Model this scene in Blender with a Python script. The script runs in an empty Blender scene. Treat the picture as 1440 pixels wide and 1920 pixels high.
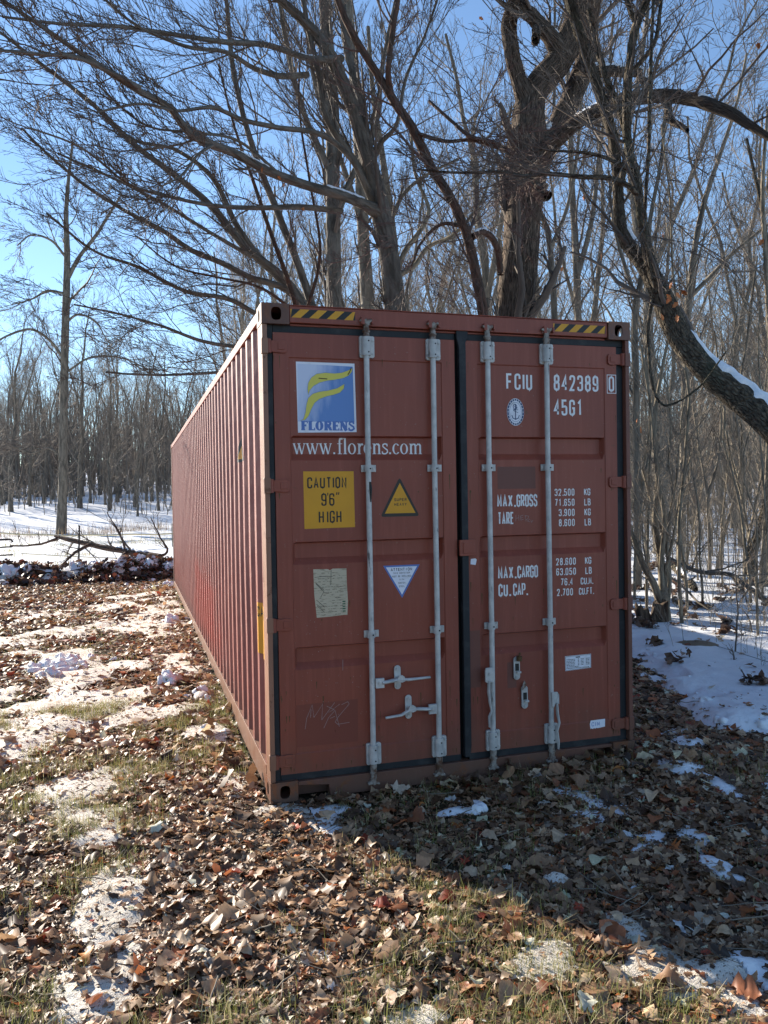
import bpy, math, random
import numpy as np
from mathutils import Vector, Matrix
random.seed(7); RNG = np.random.default_rng(11)
sc = bpy.context.scene
COL = sc.collection

# ---------------------------------------------------------------- camera
CAMP = np.array([-0.71556, -4.65458, 1.76471]); YAW, PIT, ROL, FPX = 0.2984955, -0.0177661, -0.0168609, 1517.3
def cam_axes():
    cy, sy, cp, sp = math.cos(YAW), math.sin(YAW), math.cos(PIT), math.sin(PIT)
    cr, sr = math.cos(ROL), math.sin(ROL)
    f = np.array([sy*cp, cy*cp, sp]); r = np.array([cy, -sy, 0.0]); u = np.cross(r, f)
    return cr*r+sr*u, -sr*r+cr*u, f
CR, CU, CF = cam_axes()
cd = bpy.data.cameras.new('camera'); cam = bpy.data.objects.new('camera', cd); COL.objects.link(cam)
cam.matrix_world = Matrix(((CR[0], CU[0], -CF[0], CAMP[0]), (CR[1], CU[1], -CF[1], CAMP[1]), (CR[2], CU[2], -CF[2], CAMP[2]), (0, 0, 0, 1)))
cd.sensor_fit = 'VERTICAL'; cd.sensor_height = 24.0; cd.lens = 24.0*FPX/1920.0
cd.clip_start = 0.05; cd.clip_end = 2000
sc.camera = cam
sc.render.resolution_x = 768; sc.render.resolution_y = 1024
def at(px, py, D):            # real-world point seen at a photo pixel, D metres away (horizontal distance)
    d = CF + CR*(px-720)/FPX - CU*(py-960)/FPX
    return CAMP + d*(D/math.hypot(d[0], d[1]))
def gat(px, D):               # ground x, y at pixel column px and distance D
    p = at(px, 960, D); return p[0], p[1]

# ---------------------------------------------------------------- world, sun, exposure
SUN_EL, SUN_AZ = math.radians(22.0), math.radians(-28.5)      # azimuth clockwise from +Y
sund = np.array([math.sin(SUN_AZ)*math.cos(SUN_EL), math.cos(SUN_AZ)*math.cos(SUN_EL), math.sin(SUN_EL)])
w = bpy.data.worlds.new('World'); sc.world = w; w.use_nodes = True
nt = w.node_tree; bg = nt.nodes['Background']
sky = nt.nodes.new('ShaderNodeTexSky'); sky.sky_type = 'NISHITA'; sky.sun_disc = False
sky.sun_elevation = SUN_EL; sky.sun_rotation = SUN_AZ; sky.altitude = 200; sky.air_density = 1.0; sky.dust_density = 0.0; sky.ozone_density = 3.0
nt.links.new(sky.outputs[0], bg.inputs[0]); bg.inputs[1].default_value = 0.094
sl = bpy.data.lights.new('sun', 'SUN'); sl.energy = 5.0; sl.angle = math.radians(0.53); sl.color = (1.0, 0.90, 0.76)
so = bpy.data.objects.new('sun', sl); COL.objects.link(so)
so.rotation_euler = Vector(tuple(sund)).to_track_quat('Z', 'Y').to_euler()
sc.view_settings.view_transform = 'Standard'; sc.view_settings.look = 'None'
sc.view_settings.exposure = 1.2; sc.view_settings.gamma = 1.0
try: sc.view_settings.use_curve_mapping = False
except Exception: pass
sc.cycles.max_bounces = 4; sc.cycles.diffuse_bounces = 3; sc.cycles.transparent_max_bounces = 4

# ---------------------------------------------------------------- helpers
def tag(o, label=None, cat=None, group=None, kind=None):
    if label: o['label'] = label
    if cat: o['category'] = cat
    if group: o['group'] = group
    if kind: o['kind'] = kind
    return o
def empty(name, loc=(0, 0, 0), rz=0.0):
    o = bpy.data.objects.new(name, None); COL.objects.link(o); o.location = tuple(loc); o.rotation_euler = (0, 0, rz)
    o.empty_display_size = .2
    return o
_ev = np.zeros(0)
def np_mesh(name, V, Q=None, T=None, mats=(), parent=None, smooth=False, col=None, mi=None, uv=None):
    """one mesh object from numpy arrays: V (n,3), Q quads (m,4), T tris (k,3)"""
    me = bpy.data.meshes.new(name)
    V = np.asarray(V, np.float32)
    Q = np.zeros((0, 4), np.int32) if Q is None else np.asarray(Q, np.int32)
    T = np.zeros((0, 3), np.int32) if T is None else np.asarray(T, np.int32)
    nq, ntr = len(Q), len(T)
    me.vertices.add(len(V)); me.vertices.foreach_set('co', V.ravel())
    me.loops.add(nq*4+ntr*3); li = np.concatenate([Q.ravel(), T.ravel()]).astype(np.int32)
    me.loops.foreach_set('vertex_index', li)
    me.polygons.add(nq+ntr)
    ls = np.concatenate([np.arange(nq)*4, nq*4+np.arange(ntr)*3]).astype(np.int32)
    me.polygons.foreach_set('loop_start', ls)
    me.polygons.foreach_set('use_smooth', np.full(nq+ntr, bool(smooth)))
    for m in mats: me.materials.append(m)
    if mi is not None: me.polygons.foreach_set('material_index', np.asarray(mi, np.int32))
    if col is not None:
        a = me.color_attributes.new('col', 'FLOAT_COLOR', 'POINT')
        c = np.ones((len(V), 4), np.float32); c[:, :3] = col; a.data.foreach_set('color', c.ravel())
    if uv is not None:
        l = me.uv_layers.new(name='uv'); l.data.foreach_set('uv', np.asarray(uv, np.float32)[li].ravel())
    me.update(calc_edges=True); me.validate()
    o = bpy.data.objects.new(name, me); COL.objects.link(o)
    if parent is not None: o.parent = parent
    return o

class MB:
    """collects shapes, then build() links them as ONE mesh object"""
    def __init__(s): s.v = []; s.f = []; s.m = []; s.sm = []
    def add(s, vs, fs, m=0, smooth=False):
        b = len(s.v); s.v += [tuple(p) for p in vs]
        for f in fs: s.f.append(tuple(b+i for i in f)); s.m.append(m); s.sm.append(smooth)
    def box(s, x0, x1, y0, y1, z0, z1, m=0):
        vs = [(x0,y0,z0),(x1,y0,z0),(x1,y1,z0),(x0,y1,z0),(x0,y0,z1),(x1,y0,z1),(x1,y1,z1),(x0,y1,z1)]
        s.add(vs, [(0,3,2,1),(4,5,6,7),(0,1,5,4),(1,2,6,5),(2,3,7,6),(3,0,4,7)], m)
    def prism(s, poly, y0, y1, m=0):           # polygon (x,z) extruded y0..y1, front at y0
        n = len(poly)
        s.add([(p[0], y0, p[1]) for p in poly]+[(p[0], y1, p[1]) for p in poly],
              [tuple(range(n)), tuple(reversed(range(n, 2*n)))]+[(i, i+n, (i+1) % n+n, (i+1) % n) for i in range(n)], m)
    def tube(s, pts, rad, n=10, m=0, caps=True, flat=1.0):
        pts = [np.array(p, float) for p in pts]
        if not hasattr(rad, '__len__'): rad = [rad]*len(pts)
        rings = []
        t0 = pts[1]-pts[0]; ref = np.array([0, 0, 1.]) if abs(t0[2]) < .8*np.linalg.norm(t0) else np.array([1., 0, 0])
        for i, p in enumerate(pts):
            t = (pts[min(i+1, len(pts)-1)]-pts[max(i-1, 0)]); t = t/np.linalg.norm(t)
            a = np.cross(t, ref); a /= np.linalg.norm(a); b = np.cross(t, a)
            rings.append([p+rad[i]*(a*math.cos(2*math.pi*k/n)+b*flat*math.sin(2*math.pi*k/n)) for k in range(n)])
        vs = [q for r in rings for q in r]; L = len(pts)
        s.add(vs, [(i*n+k, (i+1)*n+k, (i+1)*n+(k+1) % n, i*n+(k+1) % n) for i in range(L-1) for k in range(n)], m, True)
        if caps: s.add(rings[0], [tuple(range(n))], m); s.add(rings[-1], [tuple(reversed(range(n)))], m)
    def build(s, name, mats, parent=None, bevel=0.0):
        me = bpy.data.meshes.new(name); me.from_pydata(s.v, [], s.f)
        for m in (mats if isinstance(mats, (list, tuple)) else [mats]): me.materials.append(m)
        me.polygons.foreach_set('material_index', s.m); me.polygons.foreach_set('use_smooth', s.sm)
        me.update()
        import bmesh as _b
        bm = _b.new(); bm.from_mesh(me); _b.ops.recalc_face_normals(bm, faces=[f for f in bm.faces]); bm.to_mesh(me); bm.free()
        o = bpy.data.objects.new(name, me); COL.objects.link(o)
        if parent is not None: o.parent = parent
        if bevel:
            b = o.modifiers.new('bevel', 'BEVEL'); b.width = bevel; b.segments = 2; b.limit_method = 'ANGLE'; b.angle_limit = math.radians(40)
        return o

# smooth lattice noise for heights and scatter masks
_H = RNG.random(65536)
def vnoise(x, y, s=1.0, seed=0):
    x = np.asarray(x, float)/s+seed*17.31+1000; y = np.asarray(y, float)/s+seed*9.77+1000
    xi = np.floor(x).astype(np.int64); yi = np.floor(y).astype(np.int64); fx = x-xi; fy = y-yi
    fx = fx*fx*(3-2*fx); fy = fy*fy*(3-2*fy)
    g = lambda a, b: _H[((a*73856093) ^ (b*19349663)) & 65535]
    return (g(xi, yi)*(1-fx)+g(xi+1, yi)*fx)*(1-fy)+(g(xi, yi+1)*(1-fx)+g(xi+1, yi+1)*fx)*fy
def fbm(x, y, s=1.0, seed=0, o=4):
    t = 0; a = .5; n = 0
    for k in range(o): t = t+a*vnoise(x, y, s/2**k, seed+k); n += a; a *= .5
    return t/n
sst = lambda a, b, x: (lambda t: t*t*(3-2*t))(np.clip((x-a)/(b-a), 0, 1))

# ---------------------------------------------------------------- materials
def mat(name, base, rough=.6, metal=0.0, spec=.4):
    m = bpy.data.materials.new(name); m.use_nodes = True; b = m.node_tree.nodes['Principled BSDF']
    b.inputs['Base Color'].default_value = (*base, 1); b.inputs['Roughness'].default_value = rough
    b.inputs['Metallic'].default_value = metal; b.inputs['Specular IOR Level'].default_value = spec
    return m
class NG:
    def __init__(s, m): s.t = m.node_tree; s.b = s.t.nodes['Principled BSDF']; s.co = s.t.nodes.new('ShaderNodeTexCoord')
    def n(s, k, **kw):
        x = s.t.nodes.new(k)
        for a, v in kw.items(): setattr(x, a, v)
        return x
    def l(s, a, b): s.t.links.new(a, b)
    def map(s, scale=(1, 1, 1), out='Object', rot=(0, 0, 0), loc=(0, 0, 0)):
        x = s.n('ShaderNodeMapping'); x.inputs['Scale'].default_value = scale; x.inputs['Rotation'].default_value = rot; x.inputs['Location'].default_value = loc
        s.l(s.co.outputs[out], x.inputs[0]); return x.outputs[0]
    def noise(s, scale, vec=None, det=6, rough=.6, dist=0.0):
        x = s.n('ShaderNodeTexNoise'); x.inputs['Scale'].default_value = scale; x.inputs['Detail'].default_value = det
        x.inputs['Roughness'].default_value = rough; x.inputs['Distortion'].default_value = dist
        s.l(vec if vec is not None else s.co.outputs['Object'], x.inputs['Vector']); return x.outputs['Fac']
    def ramp(s, fac, stops):
        x = s.n('ShaderNodeValToRGB'); e = x.color_ramp.elements
        while len(e) < len(stops): e.new(.5)
        for i, (p, c) in enumerate(stops):
            e[i].position = p; e[i].color = (*c, 1) if len(c) == 3 else c
        s.l(fac, x.inputs[0]); return x.outputs[0]
    def mask(s, fac, a, b): return s.ramp(fac, [(a, (0, 0, 0)), (b, (1, 1, 1))])
    def mix(s, fac, a, b, mode='MIX'):
        x = s.n('ShaderNodeMix', data_type='RGBA', blend_type=mode)
        for i, v in ((0, fac), (6, a), (7, b)):
            if hasattr(v, 'links'): s.l(v, x.inputs[i])
            elif isinstance(v, (tuple, list)): x.inputs[i].default_value = (*v, 1)
            else: x.inputs[i].default_value = v
        return x.outputs[2]
    def math(s, op, a, b=0.0):
        x = s.n('ShaderNodeMath', operation=op)
        for i, v in ((0, a), (1, b)):
            if hasattr(v, 'links'): s.l(v, x.inputs[i])
            else: x.inputs[i].default_value = v
        return x.outputs[0]
    def bump(s, h, strength=.3, dist=.01):
        x = s.n('ShaderNodeBump'); x.inputs['Strength'].default_value = strength; x.inputs['Distance'].default_value = dist
        s.l(h, x.inputs['Height']); s.l(x.outputs[0], s.b.inputs['Normal'])
    def base(s, c): s.l(c, s.b.inputs['Base Color'])

def paint(name, c, c2, rust=.62, patch=None):
    """weathered container paint: tone drift, chalky dust, chips and rust freckles"""
    m = mat(name, c, .5); g = NG(m)
    big = g.noise(1.3, g.map((1, 1, .6)), 5, .6)
    col = g.mix(g.mask(big, .3, .72), c, c2)
    streak = g.noise(5, g.map((6, 6, .35)), 5, .6)
    col = g.mix(g.math('MULTIPLY', g.mask(streak, .5, .8), .35), col, tuple(min(1, v*1.5+.03) for v in c))
    if patch: col = patch(g, col)
    sp = g.noise(46, None, 4, .6)
    col = g.mix(g.math('MULTIPLY', g.mask(sp, .68, .72), .5), col, (.30, .19, .15))
    sx_ = g.n('ShaderNodeSeparateXYZ'); g.l(g.co.outputs['Object'], sx_.inputs[0])
    gr = g.math('ADD', g.math('MULTIPLY', sx_.outputs[2], 1.5), g.math('MULTIPLY', g.noise(6, g.map((1, 1, .5)), 8, .7), .8))
    col = g.mix(g.ramp(gr, [(.35, (.75, .75, .75)), (1.0, (0, 0, 0))]), col, (.115, .070, .048))
    ru = g.noise(7, None, 9, .75, .6)
    rm = g.mask(ru, rust, rust+.035)
    col = g.mix(rm, col, g.mix(g.noise(30), (.10, .03, .015), (.25, .10, .045)))
    g.base(col)
    rr = g.n('ShaderNodeMapRange'); g.l(big, rr.inputs[0]); rr.inputs[3].default_value = .38; rr.inputs[4].default_value = .6; g.l(rr.outputs[0], g.b.inputs['Roughness'])
    g.bump(g.math('ADD', g.math('MULTIPLY', g.noise(2.2, None, 3), 2.2), g.math('MULTIPLY', g.noise(60, None, 3), .1)), .35, .012)
    return m
def red_patch(g, col):      # old repaint on the long wall, brighter red
    x = g.n('ShaderNodeSeparateXYZ'); g.l(g.co.outputs['Object'], x.inputs[0])
    n = g.math('MULTIPLY', g.math('SUBTRACT', g.noise(1.6, None, 5), .5), 1.6)
    a = g.math('SUBTRACT', 1.0, g.math('DIVIDE', g.math('ABSOLUTE', g.math('SUBTRACT', x.outputs[1], 4.7)), 2.1))
    b = g.math('SUBTRACT', 1.0, g.math('DIVIDE', g.math('ABSOLUTE', g.math('SUBTRACT', x.outputs[2], .55)), .55))
    f = g.mask(g.math('ADD', g.math('MINIMUM', a, b), n), .12, .5)
    return g.mix(g.math('MULTIPLY', f, .75), col, (.42, .06, .035))
M = {}
M['door'] = paint('red_brown_door_paint', (.285, .064, .034), (.225, .058, .036), .66)
M['side'] = paint('faded_side_paint', (.33, .10, .075), (.25, .072, .058), .70, red_patch)
M['frame'] = paint('rusty_frame_paint', (.19, .060, .040), (.15, .062, .042), .58)
M['post'] = paint('sun_bleached_post_paint', (.25, .11, .062), (.33, .17, .11), .57)
M['casting'] = paint('rusty_casting', (.16, .065, .042), (.11, .055, .035), .5)
M['gasket'] = mat('black_rubber', (.018, .020, .022), .62); g = NG(M['gasket'])
g.base(g.mix(g.mask(g.noise(9, None, 6), .5, .8), (.016, .018, .021), (.055, .055, .055)))
M['black'] = mat('black_gap', (.006, .006, .006), .9)  # near-black colour for the shade inside the door gap
M['galv'] = mat('galvanised_steel', (.36, .37, .38), .5, .12); g = NG(M['galv'])
c = g.mix(g.mask(g.noise(14, None, 6), .35, .7), (.43, .42, .40), (.66, .63, .59))
c = g.mix(g.mask(g.noise(24, g.map((1, 1, .25)), 6), .62, .70), c, (.16, .14, .13)); g.base(c); g.bump(g.noise(90), .15, .002)
M['galv_dirty'] = mat('dirty_galvanised', (.30, .25, .2), .7, .2); g = NG(M['galv_dirty'])
g.base(g.mix(g.mask(g.noise(25, None, 6), .42, .6), (.34, .30, .26), (.12, .06, .035)))
M['white'] = mat('white_vinyl', (.62, .62, .62), .5); g = NG(M['white']); g.base(g.mix(g.mask(g.noise(60, None, 5), .62, .72), (.82, .81, .80), (.42, .26, .22)))
M['sticker_white'] = mat('white_sticker', (.60, .61, .66), .45); g = NG(M['sticker_white']); g.base(g.mix(g.mask(g.noise(12, None, 6), .55, .8), (.80, .80, .86), (.58, .55, .54)))
M['yellow'] = mat('yellow_sticker', (.60, .36, .03), .45); g = NG(M['yellow']); g.base(g.mix(g.noise(8, None, 6), (.76, .35, .008), (.62, .28, .012)))
M['lime'] = mat('logo_yellow', (.72, .62, .10), .45)
M['ink'] = mat('black_ink', (.015, .015, .014), .5)
M['darkink'] = mat('brown_black_print', (.035, .028, .02), .5)
M['blue'] = mat('logo_blue', (.09, .17, .42), .45); g = NG(M['blue'])
x = g.n('ShaderNodeSeparateXYZ'); g.l(g.co.outputs['Object'], x.inputs[0])
f = g.math('ADD', g.math('MULTIPLY', g.math('SUBTRACT', .40, x.outputs[0]), 4.5), g.math('MULTIPLY', g.math('SUBTRACT', x.outputs[2], 2.36), 2.0))
f = g.math('ADD', f, g.math('SUBTRACT', g.noise(9, g.map((3, 1, .6)), 6), .42))
g.base(g.mix(g.mask(f, .05, .9), (.13, .26, .56), (.62, .66, .80)))
M['blueprint'] = mat('faded_blue_print', (.10, .19, .48), .5)
M['navy'] = mat('navy_print', (.04, .07, .16), .5)
M['paper'] = mat('weathered_paper_plate', (.40, .34, .24), .6); g = NG(M['paper'])
c = g.mix(g.mask(g.noise(22, g.map((1, 1, 6)), 8, .7), .52, .66), (.56, .47, .33), (.26, .20, .13)); g.base(c)
M['ghost'] = mat('patch_paint_dark', (.17, .062, .044), .55)
M['ghost2'] = mat('patch_paint', (.21, .052, .032), .5)
M['scratch'] = mat('pale_scratch', (.33, .24, .22), .7)
M['green'] = mat('green_sticker', (.03, .12, .06), .6)
M['wood'] = mat('floor_wood', (.12, .07, .04), .8)
M['brass'] = mat('rusty_lock', (.12, .07, .03), .6, .5)

def bark(name, c1, c2, uscale=(14, 3), snow=.0, bstr=.8, moss=None):
    m = mat(name, c1, .9, 0, .15); g = NG(m)
    mp = g.map((uscale[0], uscale[1], 1), 'UV')
    n1 = g.noise(1.0, mp, 8, .65, .5)
    vo = g.n('ShaderNodeTexVoronoi', feature='DISTANCE_TO_EDGE'); vo.inputs['Scale'].default_value = 1.0
    wv = g.mix(.25, mp, g.n('ShaderNodeTexNoise').outputs['Color']); g.l(mp, vo.inputs['Vector'])
    h = g.math('ADD', g.mask(vo.outputs['Distance'], 0.0, .25), n1)
    col = g.mix(g.mask(n1, .42, .60), c1, c2)
    if moss: col = g.mix(g.math('MULTIPLY', g.mask(g.noise(2.5, None, 6), .55, .7), .6), col, moss)
    if snow:
        ge = g.n('ShaderNodeNewGeometry'); s_ = g.n('ShaderNodeSeparateXYZ'); g.l(ge.outputs['Normal'], s_.inputs[0])
        f = g.math('ADD', s_.outputs[2], g.math('MULTIPLY', g.math('SUBTRACT', g.noise(3.0, None, 5), .5), 1.5))
        col = g.mix(g.mask(f, 1.0-snow, 1.06-snow), col, (.8, .82, .86))
    g.base(col); g.bump(h, bstr, .045)
    return m
def twigmat(name, c1, c2, snow=.12):
    m = mat(name, c1, .8, 0, .3); g = NG(m)
    col = g.mix(g.mask(g.noise(.9, None, 4), .35, .65), c1, c2)
    g.base(col); return m
M['bark_oak'] = bark('furrowed_oak_bark', (.25, .19, .145), (.06, .046, .037), (38, 5.5), .0, 1.0)
M['bark_scaly'] = bark('scaly_bark', (.20, .165, .12), (.075, .06, .045), (20, 12), .0, 1.0, (.12, .13, .09))
M['bark_grey'] = bark('grey_beech_bark', (.17, .15, .125), (.085, .075, .062), (7, 2.5), .0, .5)
M['bark_red'] = bark('reddish_bark', (.13, .075, .055), (.07, .055, .045), (9, 4), .0, .7)
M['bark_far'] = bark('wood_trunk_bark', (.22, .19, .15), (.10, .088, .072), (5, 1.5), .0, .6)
M['bark_pale'] = bark('pale_sapling_bark', (.27, .23, .17), (.12, .10, .075), (8, 3), .0, .4)
M['twig'] = twigmat('brown_twigs', (.17, .135, .11), (.095, .077, .064))
M['twig_red'] = twigmat('reddish_twigs', (.17, .10, .085), (.09, .065, .055))
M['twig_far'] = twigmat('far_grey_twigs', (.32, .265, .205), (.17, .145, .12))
M['twig_pale'] = twigmat('pale_twigs', (.30, .25, .19), (.13, .105, .08))
# snow
M['snow'] = mat('snow', (.80, .82, .86), .55, 0, .3); g = NG(M['snow'])
g.base(g.mix(g.mask(g.noise(1.4, None, 7), .5, .8), (.82, .84, .87), (.70, .71, .74)))
g.bump(g.math('ADD', g.noise(9, None, 6, .65), g.math('MULTIPLY', g.noise(80, None, 4), .3)), .5, .04)
M['old_snow'] = mat('old_granular_snow', (.7, .64, .55), .7, 0, .3); g = NG(M['old_snow'])
c = g.mix(g.mask(g.noise(3.0, None, 8, .7), .42, .72), (.80, .75, .67), (.48, .41, .32))
c = g.mix(g.mask(g.noise(70, None, 5, .7), .56, .62), c, (.16, .11, .07)); g.base(c)
g.bump(g.math('ADD', g.noise(22, None, 8, .7), g.math('MULTIPLY', g.noise(160, None, 3), .4)), .7, .03)
# ground
M['soil'] = mat('leafy_soil', (.07, .05, .035), .95, 0, .1); g = NG(M['soil'])
c = g.mix(g.mask(g.noise(24, None, 9, .7), .38, .62), (.022, .015, .010), (.10, .070, .042))
c = g.mix(g.mask(g.noise(1.1, None, 6, .7), .48, .62), c, g.mix(g.noise(45, None, 4), (.045, .052, .018), (.13, .13, .05)))
g.base(c); g.bump(g.noise(38, None, 9, .75), 1.0, .05)
def attr_mat(name, rough=.7, transl=.25, spec=.3, vein=True):
    m = bpy.data.materials.new(name); m.use_nodes = True; t = m.node_tree; b = t.nodes['Principled BSDF']; g = NG(m)
    a = g.n('ShaderNodeAttribute', attribute_name='col'); c = a.outputs['Color']
    if vein: c = g.mix(g.math('MULTIPLY', g.mask(g.noise(70, None, 5), .35, .7), .45), c, g.mix(1.0, c, (.45, .42, .4), 'MULTIPLY'))
    g.base(c); b.inputs['Roughness'].default_value = rough; b.inputs['Specular IOR Level'].default_value = spec
    if transl:
        tr = g.n('ShaderNodeBsdfTranslucent'); g.l(c, tr.inputs[0]); mx = g.n('ShaderNodeMixShader'); mx.inputs[0].default_value = transl
        g.l(b.outputs[0], mx.inputs[1]); g.l(tr.outputs[0], mx.inputs[2]); g.l(mx.outputs[0], t.nodes['Material Output'].inputs[0])
    return m
M['leaf'] = attr_mat('dry_leaves', .5, .30, .5)
M['grass'] = attr_mat('grass_blades', .6, .3, .3, False)
M['stone'] = mat('field_stone', (.20, .15, .10), .85); g = NG(M['stone']); g.base(g.mix(g.noise(9, None, 8, .7), (.12, .085, .055), (.30, .23, .16))); g.bump(g.noise(14, None, 8), .5, .03)
M['stump_cut'] = mat('dark_rotten_wood', (.1, .07, .05), .95); g = NG(M['stump_cut']); n_ = g.noise(26, g.map((1, 1, .18)), 8, .7); g.base(g.mix(g.mask(n_, .4, .65), (.025, .018, .013), (.20, .14, .095))); g.bump(n_, 1.0, .04)
M['gate'] = mat('dark_gate_steel', (.045, .04, .038), .6, .3)
M['tape'] = mat('yellowed_fence_tape', (.62, .54, .34), .6)
M['wire'] = mat('fence_wire', (.06, .06, .06), .5, .6)
M['orange_leaf'] = mat('orange_leaf', (.55, .19, .06), .6)

# ---------------------------------------------------------------- ground heights and snow depth
def xe(y):    # edge of the deep snow right of the container
    return np.interp(y, [-8, -3, -1.2, -.1, .3, .9, 2.15, 3.3, 6, 12, 16, 30], [9.5, 6.6, 4.5, 3.5, 3.38, 3.6, 4.2, 4.6, 4.3, 3.4, 2.8, 2.6])
BERM_Y = 15.4
def ground_h(x, y):
    x = np.asarray(x, float); y = np.asarray(y, float)
    d = np.hypot(x-CAMP[0], y-CAMP[1])
    h = (fbm(x, y, 2.2, 3)-.5)*.07 + (fbm(x, y, 9, 5)-.5)*.16*sst(5, 14, d)
    h = h + (fbm(x, y, .25, 8, 3)-.5)*.035*sst(40, 10, d)
    h = h*sst(-.1, .8, np.maximum(np.maximum(-x, x-2.44), np.maximum(-y, y-12.2)))
    h = h+.045*sst(.8, 2.6, x)*sst(2, -.5, y)-.012
    h = h+.07*sst(.5, 3, y)*sst(-1.3, -.05, x)*sst(.5, .0, x)*sst(13, 11, y)
    br = np.exp(-((y-BERM_Y-.3*np.sin(x*.9))/.55)**2)*sst(1.2, .3, x)*(.22+.30*fbm(x, y, .7, 21))
    h = h+br
    h = h+.05*np.maximum(0, d-48) + sst(30, 60, d)*(fbm(x, y, 16, 31)-.5)*1.1
    return h
PATCH = [(-1.05,7.3,.95,.55),(-1.2,9.6,.9,.8),(-.45,11.2,.7,.6),(-1.5,5.0,.42,.6),(-1.35,3.0,.55,.9),(-1.75,1.9,.5,.6),(-.75,2.2,.28,.25),(-1.0,4.2,.35,.5),(-2.2,3.5,.5,.5),(-.35,3.9,.18,.5),
         (-.28,1.75,.17,.35),(-.22,.42,.14,.25),(-1.25,.4,.3,.35),(-.87,-.94,.10,.18),(-.9,-1.6,.11,.17),(-.5,-2.0,.1,.1),(-1.5,-.6,.2,.2),(-2.6,6.5,.6,.7),(-.2,8.3,.5,.35),(-.55,6.0,.28,.3),
         (.85,-1.95,.13,.13),(1.02,-2.15,.16,.10),(-2.6,10.3,.8,.5),(.15,-2.05,.1,.06)]
LUMP = [(2.50,-.35,.10,.16,.05),(2.52,-.74,.09,.22,.05),(1.85,-1.54,.07,.15,.06),(1.1,-1.36,.07,.08,.07),(1.14,-1.80,.08,.13,.05),(1.12,-2.02,.09,.08,.045),(1.30,-2.22,.12,.05,.04),
        (2.9,.05,.1,.1,.05),(.98,-.42,.11,.05,.05),(1.10,-.45,.07,.06,.07),
        (-1.50,4.55,.10,.10,.08),(-1.42,4.85,.08,.10,.07),(-1.60,4.2,.10,.10,.06),(-.43,3.25,.08,.08,.12),(-.2,2.6,.06,.1,.07),(-.13,3.0,.06,.15,.06),(-.30,7.2,.08,.08,.08)]
def snow_depth(x, y):
    """(depth, whiteness): depth > 0 where snow lies above the ground"""
    x = np.asarray(x, float); y = np.asarray(y, float); d = np.hypot(x-CAMP[0], y-CAMP[1])
    n = fbm(x, y, .55, 41, 5)-.5; n2 = fbm(x, y, .12, 51, 3)-.5
    s = np.full(x.shape, -.2)
    for (a, b, rx, ry) in PATCH:
        q = 1-np.sqrt(((x-a)/rx)**2+((y-b)/ry)**2)
        s = np.maximum(s, np.clip(q, -1, .5)*.055)
    n3 = fbm(x, y, .38, 43, 6)-.5
    near = sst(2.2, .6, y)
    s = np.where(s > -.2, (np.clip(s, -.06, .024-.012*near)+n*.13+n3*(.16+.10*near)+.004-.005*near)*(.38-.12*near), s)
    for (a, b, rx, ry, hh) in LUMP:
        q = 1-((x-a)/rx)**2-((y-b)/ry)**2
        s = np.maximum(s, np.clip(q, -4, 1)*hh*.42+n*.05+n3*.07)
    # deep snow on the right, with a lumpy melting edge
    e = x-xe(y)+(fbm(x, y, .5, 61, 4)-.5)*.75
    rt = np.clip(e*.28, -.15, .085)+(fbm(x, y, .8, 63, 3)-.5)*.05+n2*.008
    s = np.maximum(s, rt)
    # field beyond the berm and everything far
    fl = np.clip((y-16.2)*.12, -.15, .07)+(fbm(x, y, 1.2, 71, 4)-.47)*.14+n2*.02
    s = np.maximum(s, np.where((y > 12), fl, -.2))
    # snow lying on the berm
    bm_ = (fbm(x, y, .5, 81, 3)-.52)*.35
    s = np.where((np.abs(y-BERM_Y) < 1.0) & (x < 1.3), np.maximum(s, bm_), s)
    inside = (x > -.02) & (x < 2.46) & (y > .0) & (y < 12.2)
    s = np.where(inside, -.2, s)
    return s
def top_h(x, y): return ground_h(x, y)+np.maximum(0, snow_depth(x, y))

# polar grid round the viewpoint: fine near, coarse far, reaches the horizon all round
ang = np.concatenate([np.linspace(-math.radians(16), math.radians(50), 640), np.linspace(math.radians(50), math.radians(344), 150)[1:]])
rad = np.concatenate([[.02, .4, .8, 1.2, 1.6], np.geomspace(1.9, 14, 560, endpoint=False), np.geomspace(14, 420, 260)])
A, R_ = np.meshgrid(ang, rad, indexing='ij'); GX = CAMP[0]+np.sin(A)*R_; GY = CAMP[1]+np.cos(A)*R_
na, nr = A.shape
ii, jj = np.meshgrid(np.arange(na), np.arange(nr-1), indexing='ij'); i2 = (ii+1) % na
GQ = np.stack([ii*nr+jj, ii*nr+jj+1, i2*nr+jj+1, i2*nr+jj], -1).reshape(-1, 4)
GZ = ground_h(GX, GY)
V = np.stack([GX, GY, GZ], -1).reshape(-1, 3)
o = np_mesh('ground', V, GQ, mats=[M['soil']], smooth=True); tag(o, kind='structure')
S_ = snow_depth(GX, GY)
def snow_obj(name, m, sel):
    s = np.where(sel, S_, -.2); ok = (s > -.04).reshape(-1)
    keep = ok[GQ].any(1)
    q = GQ[keep]; used = np.unique(q); mp = np.zeros(na*nr, np.int64); mp[used] = np.arange(len(used))
    v = np.stack([GX, GY, GZ+np.where(s > 0, s, np.maximum(s, -.05)*1.5)], -1).reshape(-1, 3)[used]
    o = np_mesh(name, v, mp[q], mats=[m], smooth=True); tag(o, kind='structure'); return o
yard = (GX < 1.35+(GY < -.9)*0.0) & (GY < BERM_Y-.5) & ~((GX > .2) & (GY > -1.0))
snow_obj('old_snow', M['old_snow'], yard)
snow_obj('snow', M['snow'], ~yard)

# ---------------------------------------------------------------- the container
L_, W_, H_ = 12.192, 2.438, 2.896
box = empty('shipping_container')
tag(box, 'long red-brown corrugated steel shipping container with closed lettered double doors', 'shipping container')
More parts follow.
